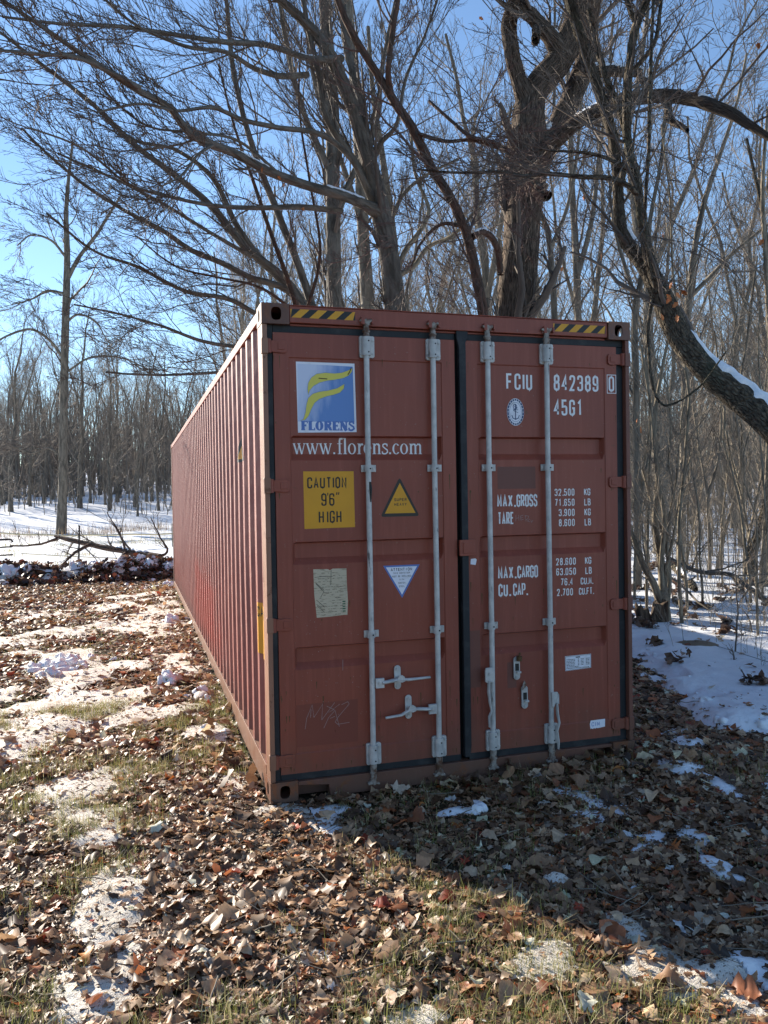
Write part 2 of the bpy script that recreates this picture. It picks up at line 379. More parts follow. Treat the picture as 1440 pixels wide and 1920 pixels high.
# corner castings
def casting(cx, cy, cz, sx, sy, front):
    """open-sided steel casting block with oval holes; sx, sy point inwards"""
    w, l, h, t = .162, .178, .118, .012
    X = lambda a: cx+sx*a; Y = lambda a: cy+sy*a
    mb = MB()
    def plate(P, Q, p0, p1, q0, q1, hw, hh, off, th, axis):
        # rectangular plate with an oval hole; p along first axis, z along second
        n = 20; cp = (p0+p1)/2+off; cq = (q0+q1)/2; outer = []; inner = []
        for k in range(n):
            a = 2*math.pi*k/n; c, s = math.cos(a), math.sin(a)
            m_ = max(abs(c)/((p1-p0)/2), abs(s)/((q1-q0)/2)); ox, oz = (p0+p1)/2+c/m_, cq+s/m_
            outer.append((min(max(ox, p0), p1), oz)); 
            inner.append((cp+math.copysign(abs(c)**.7, c)*hw, cq+math.copysign(abs(s)**.7, s)*hh))
        vs = []
        for d in (0, th):
            for r in (outer, inner):
                for (p, z) in r:
                    vs.append((X(p), Y(Q+d), z) if axis == 'x' else (X(Q+d), Y(p), z))
        fs = []
        for k in range(n):
            k2 = (k+1) % n
            fs += [(k, k2, n+k2, n+k), (2*n+k, 3*n+k, 3*n+k2, 2*n+k2), (n+k, n+k2, 3*n+k2, 3*n+k), (k, 2*n+k, 2*n+k2, k2)]
        mb.add(vs, fs, 0)
    plate(0, -.004, 0, w, cz, cz+h, .030, .038, .005, t, 'x')
    plate(0, 0, t-.004, l, cz, cz+h, .030, .036, .0, t, 'y')
    xs = sorted((X(t), X(w))); ys = sorted((Y(t), Y(l)))
    mb.box(xs[0], xs[1], ys[0], ys[1], cz+h-t, cz+h-.001); mb.box(xs[0], xs[1], ys[0], ys[1], cz+.001, cz+t)
    bx = sorted((X(w-.012), X(w-.001))); mb.box(bx[0], bx[1], ys[0]+.002, ys[1]-.003, cz+t+.001, cz+h-t-.001)
    mb.build('corner_casting', M['casting'], box)
for z in (0, H_-.118):
    for cx, sx in ((0, 1), (W_, -1)):
        casting(cx, 0, z, sx, 1, True); casting(cx, L_, z, sx, -1, False)
z0, z1 = .118, H_-.118
for cx, s in ((0, 1), (W_, -1)):
    X = lambda a: cx+s*a
    mb = MB()
    xs = sorted((X(0.003), X(.032))); mb.box(xs[0], xs[1], .004, .155, z0+.001, z1-.001)
    xs = sorted((X(.033), X(.07))); mb.box(xs[0], xs[1], .075, .15, z0+.002, z1-.002)
    # hinge lug pads on the outer edge
    for hz in (2.65, 1.845, 1.035, .235):
        xs = sorted((X(-.002), X(.036))); mb.box(xs[0], xs[1], -.003, .03, hz-.045, hz+.045)
    mb.build('corner_post', M['post'] if s == 1 else M['frame'], box, .003)
    mb = MB(); xs = sorted((X(.004), X(.06))); mb.box(xs[0], xs[1], L_-.15, L_-.004, z0+.001, z1-.001); mb.build('corner_post', M['frame'], box, .003)
# rails, header, sill, floor, roof
for cx, s in ((0, 1), (W_, -1)):
    X = lambda a: cx+s*a
    mb = MB(); xs = sorted((X(.004), X(.064))); mb.box(xs[0], xs[1], .181, L_-.181, H_-.075, H_-.012); mb.build('top_rail', M['side'], box, .003)
    mb = MB(); xs = sorted((X(.004), X(.012))); mb.box(xs[0], xs[1], .181, L_-.181, .02, .172)
    xs = sorted((X(.013), X(.055))); mb.box(xs[0], xs[1], .183, L_-.183, .158, .169); mb.box(xs[0], xs[1], .183, L_-.183, .02, .03)
    mb.build('bottom_rail', M['post'] if s == 1 else M['side'], box, .002)
mb = MB(); mb.box(.165, W_-.165, .006, .10, 2.79, H_-.010); mb.box(.17, W_-.17, .03, .1, 2.776, 2.788)
mb.box(.163, W_-.163, .002, .11, H_-.009, H_-.003)
for bx_ in (.63, 1.056, 1.424, 1.838):   # keeper lugs behind the bar ends
    mb.box(bx_-.040, bx_-.018, -.018, .004, 2.795, 2.84)
    mb.box(bx_+.024, bx_+.038, -.014, .004, 2.80, 2.836)
mb.build('door_header', M['door'], box, .003)
mb = MB()   # sill with the two forklift-style notches near the castings
prof = [(.165, .012), (.172, .055), (.345, .055), (.352, .0), (2.085, .0), (2.092, .085), (2.272, .085), (2.274, .012), (2.274, .108), (.165, .108)]
mb.prism([(.165, .088), (.35, .07), (.356, .0), (2.082, .0), (2.09, .088), (2.273, .088), (2.273, .108), (.165, .108)], .008, .09)
mb.box(.17, 2.27, .095, .16, .0, .06)
mb.build('door_sill', M['frame'], box, .002)
mb = MB(); mb.box(.06, W_-.06, .17, L_-.05, .13, .155); mb.build('floor', M['wood'], box)
def corr(t, p=.278, d=.036):     # trapezoid wave: distance inwards from the outer flat
    t = t % p
    if t < .072: return 0.0
    if t < .140: return d*(t-.072)/.068
    if t < .210: return d
    return d*(1-(t-.210)/.068)
brk = []
k = 0
while k*.278 < L_:
    for a in (0, .072, .140, .210):
        t = k*.278+a+.16
        if .155 < t < L_-.155: brk.append(t)
    k += 1
brk = [.15]+brk+[L_-.15]
side_d = lambda y: corr(y-.16)
for cx, s in ((0, 1), (W_, -1)):
    zs = np.linspace(.168, H_-.02, 14); V = []; Q = []
    rr = np.random.default_rng(5)
    for y in brk:
        for z in zs:
            dent = (vnoise(y*1.0, z, .8, 3)-.5)*.010*math.sin(math.pi*(z-.168)/2.7)
            V.append((cx+s*(.012+side_d(y)+dent), y, z))
    nz = len(zs)
    for i in range(len(brk)-1):
        for j in range(nz-1):
            a = i*nz+j; f = (a, a+nz, a+nz+1, a+1)
            Q.append(f if s == -1 else f[::-1])
    np_mesh('side_panel', V, Q, mats=[M['side']], parent=box)
V = []; Q = []; ry = np.arange(.11, L_-.1, .1045)
for i, y in enumerate(ry):
    for x in (.03, W_-.03): V.append((x, y, H_-.014-(.02 if (i//2) % 2 else 0)))
for i in range(len(ry)-1): Q.append((i*2, i*2+1, i*2+3, i*2+2))
np_mesh('roof', V, Q, mats=[M['side']], parent=box)
V = []; Q = []; ex = np.arange(.05, W_-.03, .07)
for i, x in enumerate(ex):
    for z in (.12, H_-.02): V.append((x, L_-.02-(.04 if (i//2) % 2 else 0), z))
for i in range(len(ex)-1): Q.append((i*2, i*2+2, i*2+3, i*2+1))
np_mesh('end_wall', V, Q, mats=[M['side']], parent=box)
for za, zb in ((H_-.075, H_-.01), (.02, .12)):
    mb = MB(); mb.box(.065, W_-.065, L_-.1, L_-.003, za, zb); mb.build('end_rail', M['frame'], box)

# --- doors
YD = .030          # front face of the door leaves
BAND = .034
def leaf_panel(name, x0, x1, px0, px1, root):
    """pressed steel door leaf: frame, 4 mm step, three recessed bands"""
    xs = [x0, px0-.004, px0, px0+.002, px0+.018, px1-.018, px1-.002, px1, px1+.004, x1]
    bands = [(2.137, 2.003), (1.512, 1.390), (.891, .770)]
    zs = [.150, .262, .268, .27]
    for zt, zb in reversed(bands): zs += [zb-.012, zb+.026, zt-.010, zt]
    zs += [2.588, 2.594, 2.735]
    V = []; Q = []
    xi = np.array(xs); nz = len(zs)
    for i, x in enumerate(xs):
        for j, z in enumerate(zs):
            y = YD
            if 2 <= i <= 7 and 2 <= j <= nz-3: y = YD+.005
            if 4 <= i <= 5:
                for b in range(3):
                    if j in (4+4*b+1, 4+4*b+2): y = YD+.005+BAND
            V.append((x, y, z))
    for i in range(len(xs)-1):
        for j in range(nz-1):
            a = i*nz+j; Q.append((a, a+nz, a+nz+1, a+1))
    # returns round the edge
    b = len(V)
    ring = [(x0, .150), (x1, .150), (x1, 2.735), (x0, 2.735)]
    V += [(p[0], YD, p[1]) for p in ring]+[(p[0], YD+.045, p[1]) for p in ring]
    for k in range(4): k2 = (k+1) % 4; Q.append((b+k, b+4+k, b+4+k2, b+k2))
    Q.append((b+4, b+5, b+6, b+7))
    return np_mesh(name, V, Q, mats=[M['door']], parent=root)
def door_empty(lab):
    e = empty('door'); e.parent = box; e['label'] = lab; return e
dl = door_empty('closed left door with the logo sticker and yellow height caution sticker')
dr = door_empty('closed right door with the white serial number and weight figures')
leaf_panel('panel', .069, 1.200, .163, 1.110, dl)
leaf_panel('panel', 1.272, 2.352, 1.354, 2.260, dr)
# gaskets
mb = MB()
mb.box(.034, .068, YD+.006, YD+.05, .108, 2.786); mb.box(.0685, 1.206, YD+.008, YD+.05, 2.7355, 2.784); mb.box(.0685, 1.206, YD+.004, YD+.05, .108, .1495)
mb.build('gasket', M['gasket'], dl, .004)
mb = MB(); mb.box(1.2005, 1.223, YD+.03, YD+.07, .11, 2.72); mb.build('gap_seal', M['black'], dl)  # black strip painting in the deep shade between the two doors
mb = MB()
mb.prism([(1.226, .13), (1.262, .13), (1.271, .20), (1.271, 2.72), (1.286, 2.76), (1.286, 2.795), (1.208, 2.795), (1.210, 2.745), (1.2235, 2.69), (1.226, 2.4)], YD-.016, YD+.05)
mb.box(1.2865, 2.421, YD+.006, YD+.05, 2.7355, 2.786); mb.box(2.3525, 2.404, YD+.008, YD+.05, .108, 2.735)
mb.box(1.264, 2.352, YD+.004, YD+.05, .106, .1495)
mb.build('gasket', M['gasket'], dr, .004)
mb = MB(); mb.box(1.203, 1.309, YD-.034, YD-.017, 1.394, 1.494); mb.box(1.225, 1.30, YD-.038, YD-.0345, 1.41, 1.48)
mb.build('overlap_plate', M['door'], dr, .004)
# hinges
def hinge(xp, s, z, root):
    X = lambda a: xp+s*a
    mb = MB(); poly = [(X(0), z-.034), (X(.055), z-.034), (X(.075), z-.038), (X(.105), z-.036), (X(.116), z-.022), (X(.116), z+.022), (X(.105), z+.034), (X(.07), z+.038), (X(.05), z+.034), (X(0), z+.034)]
    mb.prism(poly, YD-.012, YD+.008)
    mb.tube([(X(.004), YD-.010, z-.040), (X(.004), YD-.010, z+.040)], .017, 14)
    mb.prism([(X(.06), z-.02), (X(.10), z-.018), (X(.10), z+.018), (X(.06), z+.02)], YD-.016, YD-.012)
    mb.build('hinge', M['door'], root, .003)
for z in (2.652, 1.843, 1.032, .232): hinge(.036, 1, z, dl); hinge(2.400, -1, z, dr)
# locking bars
RX = [.623, 1.046, 1.410, 1.821]; YR = YD-.033
def bar(x, root, k):
    mb = MB()
    mb.tube([(x, YR, .16), (x+.001, YR-.001*k, 1.0), (x-.001, YR, 1.9), (x, YR, 2.71)], .0165, 16)
    o = mb.build('locking_bar', M['galv'], root)
    for zc, s in ((2.755, 1), (.115, -1)):        # forged cam ends, top and bottom
        mb = MB()
        mb.tube([(x, YR, zc-.05*s), (x, YR, zc-.035*s), (x, YR, zc+.035*s)], [.021, .021, .017], 12)
        mb.tube([(x, YR, zc-.005*s), (x, YR, zc+.005*s)], .024, 12)
        zt = zc+.035*s
        pl = [(-.016, 0), (-.020, .016), (-.038, .024), (-.036, .036), (-.012, .034), (.0, .042), (.014, .034), (.034, .040), (.036, .026), (.018, .014), (.016, 0)]
        mb.prism([(x+a, zt+b*s) for a, b in pl], YR-.014, YR+.014)
        mb.box(x-.026, x+.026, YR-.004, YR+.026, min(zt+.006*s, zt+.014*s), max(zt+.006*s, zt+.014*s))
        mb.build('bar_cam', M['galv_dirty'], root, .002)
    for zc in (2.668, .222):       # guide housings
        mb = MB(); h = .058
        mb.prism([(x+.008+a, zc+b_) for a, b_ in ((-.046, -h), (-.040, -h-.008), (.038, -h-.008), (.046, -h), (.046, h), (.038, h+.006), (-.038, h+.006), (-.046, h))], YD-.020, YD-.001)
        mb.tube([(x, YR+.003, zc-h+.004), (x, YR+.003, zc+h-.002)], .027, 16)
        for bx_, bz in ((-.030, -.04), (-.030, .04), (.045, -.04), (.045, .04)):
            mb.tube([(x+bx_, YD-.026, zc+bz), (x+bx_, YD-.020, zc+bz)], .0078, 8)
        for bz in (-.036, .030): mb.tube([(x+.008, YR-.024, zc+bz), (x+.008, YR-.016, zc+bz)], .005, 8, 1)  # holes drawn as black discs, their inner shade put into the colour
        mb.build('bar_guide', [M['galv'], M['ink']], root, .0015)
    for zc in (1.941, .946):
        mb = MB(); mb.box(x-.038, x+.054, YD-.010, YD-.001, zc-.021, zc+.021)
        mb.tube([(x, YR+.002, zc-.021), (x, YR+.002, zc+.021)], .0235, 14)
        mb.tube([(x-.030, YD-.016, zc), (x-.030, YD-.010, zc)], .009, 8); mb.tube([(x+.040, YD-.016, zc), (x+.040, YD-.010, zc)], .008, 8)
        mb.tube([(x+.006, YR-.0245, zc-.002), (x+.006, YR-.0195, zc-.002)], .005, 8, 1)  # black disc for the shaded inside of a hole
        mb.build('bar_bracket', [M['galv'], M['ink']], root, .0015)
for k, x in enumerate(RX): bar(x, dl if k < 2 else dr, k % 2)
def handle(xb, xe_, z, zdrop, root, holdx):
    s = 1 if xe_ > xb else -1
    mb = MB(); xs = sorted((xb+s*.018, xb+s*.070)); mb.box(xs[0], xs[1], YR-.024, YR-.004, z-.032, z+.026)
    mb.tube([(xb+s*.044, YR-.031, z), (xb+s*.044, YR-.024, z)], .011, 8)
    P = [(xb+s*.06, YR-.018, z-.002), (xb+s*.12, YR-.022, z+.006), (holdx, YR-.03, z+.014), (holdx+s*.05, YR-.026, z+.002+zdrop*.5), (xe_-s*.10, YR-.022, z+zdrop*.7), (xe_, YR-.020, z+zdrop)]
    mb.tube(P, [.019, .021, .016, .017, .015, .013], 10, flat=.55)
    mb.build('door_handle', M['galv'], root, .001)
    mb = MB(); poly = [(holdx+.021*math.cos(a), z+.014+(.052 if math.sin(a) > 0 else -.052)+.021*math.sin(a)) for a in np.linspace(0, 2*math.pi, 20, endpoint=False)]
    mb.prism(poly, YD-.010, YD-.001)
    for dz in (-.052, .052): mb.tube([(holdx, YD-.018, z+.014+dz), (holdx, YD-.010, z+.014+dz)], .010, 8)
    mb.prism([(holdx-.024, z+.006), (holdx+.006, z-.006), (holdx+.028, z+.002), (holdx+.024, z+.028), (holdx+.008, z+.040), (holdx-.012, z+.036)], YR-.043, YR-.035)
    mb.tube([(holdx, YR-.036, z+.014), (holdx, YD-.005, z+.014)], .009, 8)
    mb.build('handle_catch', M['galv'], root, .001)
handle(.623, .986, .655, .008, dl, .792); handle(1.046, .698, .468, -.028, dl, .859)
# right-hand door: (bars sit in front of the panel) handles hang down beside their bars, catches empty
mb = MB()
mb.prism([(1.372, .690), (1.366, .672), (1.366, .605), (1.380, .595), (1.424, .600), (1.424, .680), (1.410, .692)], YR-.030, YR-.018)
mb.tube([(1.395, YR-.038, .655), (1.395, YR-.03, .655)], .010, 8)
mb.tube([(1.390, YR-.026, .61), (1.385, YR-.03, .54), (1.392, YR-.03, .47), (1.403, YR-.03, .42), (1.386, YR-.03, .385), (1.388, YR-.028, .32)], [.016, .017, .014, .011, .014, .010], 10, flat=.5)
mb.v = [(p[0]-.015, p[1], p[2]) for p in mb.v]
mb.build('door_handle', M['galv'], dr, .001)
mb = MB()
mb.prism([(1.826, .50), (1.868, .498), (1.878, .480), (1.878, .42), (1.852, .425), (1.84, .40), (1.828, .41)], YR-.030, YR-.018)
mb.tube([(1.862, YR-.026, .43), (1.864, YR-.03, .36), (1.876, YR-.03, .30), (1.860, YR-.03, .25), (1.868, YR-.03, .18), (1.868, YR-.028, .13)], [.014, .015, .013, .012, .014, .010], 10, flat=.5)
mb.v = [(p[0]-.015, p[1], p[2]) for p in mb.v]
mb.build('door_handle', M['galv'], dr, .001)
for x, z in ((1.592, .662), (1.645, .472)):
    mb = MB(); poly = [(x+.022*math.cos(a), z+(.052 if math.sin(a) > 0 else -.052)+.022*math.sin(a)) for a in np.linspace(0, 2*math.pi, 20, endpoint=False)]
    mb.prism(poly, YD-.012, YD-.001)
    for dz in (-.055, .055): mb.tube([(x, YD-.02, z+dz), (x, YD-.012, z+dz)], .010, 8)
    mb.box(x-.006, x+.022, YD-.03, YD-.0125, z-.03, z-.018); mb.box(x-.012, x+.014, YD-.0145, YD-.0125, z-.016, z+.03, 1)
    mb.build('handle_catch', [M['galv'], M['ink']], dr, .001)
mb = MB(); mb.tube([(1.600, YD-.03, .742), (1.600, YD-.03, .712)], .018, 10); mb.tube([(1.600, YD-.03, .742), (1.606, YD-.03, .765)], .005, 8); mb.build('rusty_padlock', M['brass'], dr)
mb = MB(); mb.prism([(1.622, .520), (1.648, .535), (1.652, .560), (1.640, .580), (1.630, .560)], YD-.02, YD-.014); mb.build('latch_tab', M['galv_dirty'], dr)

# --- lettering: stroke alphabet (condensed gothic), each letter expanded to a ribbon
def O_(): return ([(0,0),(0,1),(1,1),(1,0)], True)
G_ = {
 'A': [([(0,0,1),(.5,1,1),(1,0,1)], False), ([(.2,.3,1),(.8,.3,1)], False)],
 'B': [([(0,0,1),(0,1,1),(.92,1),(.92,.53),(0,.53,1)], False), ([(.0,.53,1),(1,.53),(1,0),(0,0,1)], False)],
 'C': [([(1,.7,1),(1,1),(0,1),(0,0),(1,0),(1,.3,1)], False)],
 'D': [([(0,0,1),(0,1,1),(1,1),(1,0)], True)],
 'E': [([(1,1,1),(0,1,1),(0,0,1),(1,0,1)], False), ([(0,.52,1),(.85,.52,1)], False)],
 'F': [([(1,1,1),(0,1,1),(0,0,1)], False), ([(0,.5,1),(.85,.5,1)], False)],
 'G': [([(1,.7,1),(1,1),(0,1),(0,0),(1,0),(1,.46,1),(.55,.46,1)], False)],
 'H': [([(0,0,1),(0,1,1)], False), ([(1,0,1),(1,1,1)], False), ([(0,.5,1),(1,.5,1)], False)],
 'I': [([(.5,0,1),(.5,1,1)], False)],
 'K': [([(0,0,1),(0,1,1)], False), ([(1,1,1),(.05,.42,1)], False), ([(.35,.6,1),(1,0,1)], False)],
 'L': [([(0,1,1),(0,0,1),(1,0,1)], False)],
 'M': [([(0,0,1),(0,1,1),(.5,.25,1),(1,1,1),(1,0,1)], False)],
 'N': [([(0,0,1),(0,1,1),(1,0,1),(1,1,1)], False)],
 'O': [O_()], '0': [O_()],
 'P': [([(0,0,1),(0,1,1),(1,1),(1,.45),(0,.45,1)], False)],
 'R': [([(0,0,1),(0,1,1),(1,1),(1,.47),(0,.47,1)], False), ([(.5,.47,1),(1,0,1)], False)],
 'S': [([(1,.74,1),(1,1),(0,1),(0,.56),(1,.46),(1,0),(0,0),(0,.26,1)], False)],
 'T': [([(0,1,1),(1,1,1)], False), ([(.5,1,1),(.5,0,1)], False)],
 'U': [([(0,1,1),(0,0),(1,0),(1,1,1)], False)],
 'V': [([(0,1,1),(.5,0,1),(1,1,1)], False)],
 'W': [([(0,1,1),(.25,0,1),(.5,.8,1),(.75,0,1),(1,1,1)], False)],
 'X': [([(0,0,1),(1,1,1)], False), ([(0,1,1),(1,0,1)], False)],
 'Y': [([(0,1,1),(.5,.45,1),(1,1,1)], False), ([(.5,.45,1),(.5,0,1)], False)],
 '1': [([(.15,.8,1),(.6,1,1),(.6,0,1)], False)],
 '2': [([(0,.72,1),(0,1),(1,1),(1,.62),(0,0,1),(1,0,1)], False)],
 '3': [([(0,.76,1),(0,1),(1,1),(1,.53),(.35,.53,1)], False), ([(.35,.53,1),(1,.53),(1,0),(0,0),(0,.24,1)], False)],
 '4': [([(.78,0,1),(.78,1,1),(0,.3,1),(1,.3,1)], False)],
 '5': [([(1,1,1),(.05,1,1),(.05,.56,1),(1,.6),(1,0),(0,0),(0,.24,1)], False)],
 '6': [([(1,.76,1),(1,1),(0,1),(0,0),(1,0),(1,.57),(0,.57,1)], False)],
 '7': [([(0,1,1),(1,1,1),(.35,0,1)], False)],
 '8': [([(.04,.54),(.04,1),(.96,1),(.96,.54)], True), ([(0,0),(0,.54),(1,.54),(1,0)], True)],
 '9': [([(0,.24,1),(0,0),(1,0),(1,1),(0,1),(0,.43),(1,.43,1)], False)],
 '.': [([(.3,.0,1),(.3,.045,1)], False)], ',': [([(.35,.05,1),(.2,-.1,1)], False)],
 "'": [([(.5,1,1),(.35,.78,1)], False)],
}
def rounded(pts, closed, r):
    out = []; n = len(pts)
    for i, p in enumerate(pts):
        c = np.array(p[:2]); sharp = len(p) > 2
        if sharp or (not closed and i in (0, n-1)): out.append(c); continue
        a = np.array(pts[(i-1) % n][:2])-c; b = np.array(pts[(i+1) % n][:2])-c
        la, lb = np.linalg.norm(a), np.linalg.norm(b); rr = min(r, la*.5, lb*.5)
        pa, pb = c+a/la*rr, c+b/lb*rr
        for t in np.linspace(0, 1, 6): out.append((1-t)**2*pa+2*t*(1-t)*c+t*t*pb)
    return out
def ribbon(pts, closed, hw):
    P = [np.array(p, float) for p in pts]; n = len(P); Lf = []; Rt = []
    for i in range(n):
        a = P[(i-1) % n] if (closed or i > 0) else None; b = P[(i+1) % n] if (closed or i < n-1) else None
        d1 = (P[i]-a) if a is not None else (b-P[i]); d2 = (b-P[i]) if b is not None else d1
        d1 = d1/(np.linalg.norm(d1)+1e-9); d2 = d2/(np.linalg.norm(d2)+1e-9)
        n1 = np.array([-d1[1], d1[0]]); n2 = np.array([-d2[1], d2[0]]); m = n1+n2; m = m/(np.linalg.norm(m)+1e-9)
        k = hw/max(.45, m@n1); Lf.append(P[i]+m*k); Rt.append(P[i]-m*k)
    return Lf, Rt
_dy = [0]
def put_ribbon(mb, pts, closed, hw, y, m=0, fmap=None):
    Lf, Rt = ribbon(pts, closed, hw); n = len(Lf)
    _dy[0] = (_dy[0]+1) % 7; yy = y-_dy[0]*.00012
    f = fmap or (lambda a, b, yy: (a, yy, b))
    vs = [f(p[0], p[1], yy) for p in Lf]+[f(p[0], p[1], yy) for p in Rt]
    mb.add(vs, [(i, n+i, n+(i+1) % n, (i+1) % n) for i in range(n if closed else n-1)], m)
def text(mb, s, x0, z0, cw, h, pitch, sw, y, m=0, fmap=None, right=False):
    """gothic text; cw letter width, pitch advance, sw stroke width"""
    adv = lambda c: pitch*(.45 if c in ".,'" else .42 if c == 'I' and pitch < .9*h*.8 else 1)
    if right: x0 = x0-sum(adv(c) for c in s)
    x = x0; hw = sw/2
    for c in s:
        if c in '.,':
            put_ribbon(mb, [(x+sw*.35, z0+hw*1.1), (x+sw*1.5, z0+hw*1.1)], False, hw*1.15, y, m, fmap)
        elif c in G_:
            ww = cw if c not in ".,'" else cw*.35
            if c == 'I' and adv(c) < pitch: ww = cw*.3
            for pts, cl in G_[c]:
                q = [((x+hw+p[0]*(ww-sw)), z0+hw+p[1]*(h-sw))+tuple(p[2:]) for p in pts]
                put_ribbon(mb, rounded(q, cl, cw*.42), cl, hw, y, m, fmap)
        elif c == '"':
            for k in (.2, .6): put_ribbon(mb, [(x+cw*(k+.15), z0+h), (x+cw*k, z0+h*.8)], False, hw, y, m, fmap)
        x += adv(c)
def poly(mb, pts, y, m=0): mb.add([(p[0], y, p[1]) for p in pts], [tuple(range(len(pts)))], m)
# right door lettering
YP = YD+.005           # surface of the inner pressed panel
mb = MB(); y = YP-.0006
text(mb, 'FCIU', 1.553, 2.437, .043, .104, .0575, .0135, y)
# I takes the full pitch in the serial line
text(mb, '842389', 1.890, 2.438, .043, .104, .0572, .0135, y)
text(mb, '45G1', 1.888, 2.278, .043, .104, .0560, .0135, y)
y2 = YD-.0006
text(mb, '0', 2.293, 2.441, .042, .100, .05, .0125, y2)
put_ribbon(mb, [(2.282, 2.430), (2.282, 2.550), (2.348, 2.550), (2.348, 2.430)], True, .0022, y2)
text(mb, 'MAX.', 1.479, 1.692, .031, .078, .0378, .0105, y); text(mb, 'GROSS', 1.613, 1.692, .027, .078, .0302, .0095, y)
text(mb, 'TARE', 1.481, 1.582, .025, .078, .0292, .0095, y)
for s, x, z in (('32.500', 2.038, 1.757), ('71.650', 2.038, 1.691), ('3.900', 2.038, 1.625), ('8.600', 2.038, 1.559),
                ('28.600', 2.042, 1.306), ('63.050', 2.042, 1.240), ('76.4', 2.018, 1.173), ('2.700', 2.018, 1.106)):
    text(mb, s, x, z, .0205, .046, .0278, .0062, y, right=True)
for s, x, z in (('KG', 2.102, 1.757), ('LB', 2.103, 1.691), ('KG', 2.103, 1.625), ('LB', 2.104, 1.559), ('KG', 2.103, 1.306), ('LB', 2.105, 1.240)):
    text(mb, s, x, z, .0215, .046, .0255, .0062, y)
text(mb, 'CU.M.', 2.069, 1.173, .0205, .045, .0245, .0060, y); text(mb, 'CU.FT.', 2.055, 1.106, .0195, .045, .0232, .0060, y)
text(mb, 'MAX.', 1.477, 1.235, .031, .078, .0378, .0105, y); text(mb, 'CARGO', 1.612, 1.235, .027, .078, .0300, .0095, y)
text(mb, 'CU.', 1.478, 1.124, .030, .078, .036, .0105, y); text(mb, 'CAP.', 1.580, 1.124, .027, .078, .0305, .0095, y)
mb.build('lettering', M['white'], dr)
mb = MB()
for pts in ([(1.606,1.600),(1.608,1.640)], [(1.606,1.618),(1.628,1.622)], [(1.627,1.640),(1.628,1.603)], [(1.660,1.638),(1.640,1.632),(1.642,1.606),(1.662,1.612)], [(1.641,1.62),(1.656,1.622)],
            [(1.672,1.635),(1.676,1.608),(1.674,1.635),(1.698,1.63),(1.692,1.612),(1.676,1.608)], [(1.705,1.612),(1.690,1.600),(1.708,1.592)], [(1.712,1.606),(1.718,1.590),(1.728,1.604)]):
    put_ribbon(mb, pts, False, .0013, y)
mb.build('scratched_writing', M['scratch'], dr)
for P, yy in (([(1.483, 1.807), (1.750, 1.807), (1.750, 1.948), (1.483, 1.948)], YP-.0004), ([(1.532, .535), (1.595, .535), (1.595, .70), (1.532, .70)], YP-.0004), ([(1.2725, .56), (1.345, .56), (1.345, .92), (1.2725, .92)], YD-.0004)):
    mb = MB(); poly(mb, P, yy); mb.build('paint_patch', M['ghost'], dr)
# round class seal
mb = MB(); cx_, cz_ = 1.615, 2.296
el = lambda rx, rz, n=40: [(cx_+rx*math.cos(2*math.pi*k/n), cz_+rz*math.sin(2*math.pi*k/n)) for k in range(n)]
poly(mb, el(.060, .087), YP-.0004, 0); put_ribbon(mb, el(.053, .078), True, .0055, YP-.0008, 1)
for k in range(22):
    a = 2*math.pi*k/22; put_ribbon(mb, [(cx_+.0495*math.cos(a), cz_+.073*math.sin(a)), (cx_+.0565*math.cos(a), cz_+.083*math.sin(a))], False, .0022, YP-.0022, 0)
put_ribbon(mb, el(.041, .062), True, .001, YP-.0008, 1)
put_ribbon(mb, [(cx_, cz_+.05), (cx_, cz_-.045)], False, .003, YP-.0010, 1)
put_ribbon(mb, [(cx_-.026, cz_-.020), (cx_-.020, cz_-.038), (cx_, cz_-.047), (cx_+.020, cz_-.038), (cx_+.026, cz_-.020)], False, .0028, YP-.0010, 1)
put_ribbon(mb, [(cx_-.018, cz_+.014), (cx_+.018, cz_+.014)], False, .002, YP-.0010, 1)
put_ribbon(mb, [(cx_+.012*math.cos(a)-.004, cz_+.034+.016*math.sin(a)) for a in np.linspace(0, 6.28, 14)], False, .0022, YP-.0010, 1)
put_ribbon(mb, [(cx_+.018, cz_-.004), (cx_-.014, cz_+.008), (cx_+.012, cz_+.026), (cx_-.010, cz_+.038)], False, .0016, YP-.0016, 1)
mb.build('class_seal', [M['sticker_white'], M['navy']], dr)
mb = MB(); poly(mb, [(1.948, .612), (2.139, .620), (2.140, .712), (1.946, .709)], YP-.0004, 0)
put_ribbon(mb, [(1.951, .616), (2.136, .623), (2.137, .708), (1.950, .705)], True, .001, YP-.0008, 1)
rr = random.Random(3)
put_ribbon(mb, [(2.025, .697), (2.058, .698)], False, .0035, YP-.001, 1)
for r in range(7):
    z = .685-r*.0095; xx = 1.957
    segs = ((1.957, 2.02), (2.04, 2.052), (2.062, 2.085), (2.10, 2.128)) if r < 5 else ((1.957, 2.05 if r == 5 else 2.125),)
    for a, b in segs:
        x = a
        while x < b:
            l = rr.uniform(.004, .011); put_ribbon(mb, [(x, z), (min(b, x+l), z)], False, .0021, YP-.001, 1); x += l+.0028
mb.build('data_label', [M['sticker_white'], M['darkink']], dr)
mb = MB(); zz = lambda a, b: [(a+rr.uniform(-.003, .003), b+k) for k in np.linspace(0, .054, 6)]
poly(mb, [(2.126, .215), (2.135, .219), (2.143, .213), (2.152, .220), (2.16, .214), (2.17, .219), (2.18, .216), (2.235, .221), (2.236, .273), (2.128, .271), (2.121, .248)], YD-.0006, 0)
text(mb, 'CIM', 2.134, .232, .018, .026, .021, .003, YD-.001, 1)
mb.build('torn_sticker', [M['sticker_white'], M['blueprint']], dr)
mb = MB(); poly(mb, [(1.287, 1.338), (1.322, 1.332), (1.330, 1.366), (1.320, 1.374), (1.290, 1.371)], YD-.0004); mb.build('white_tag', M['sticker_white'], dr)
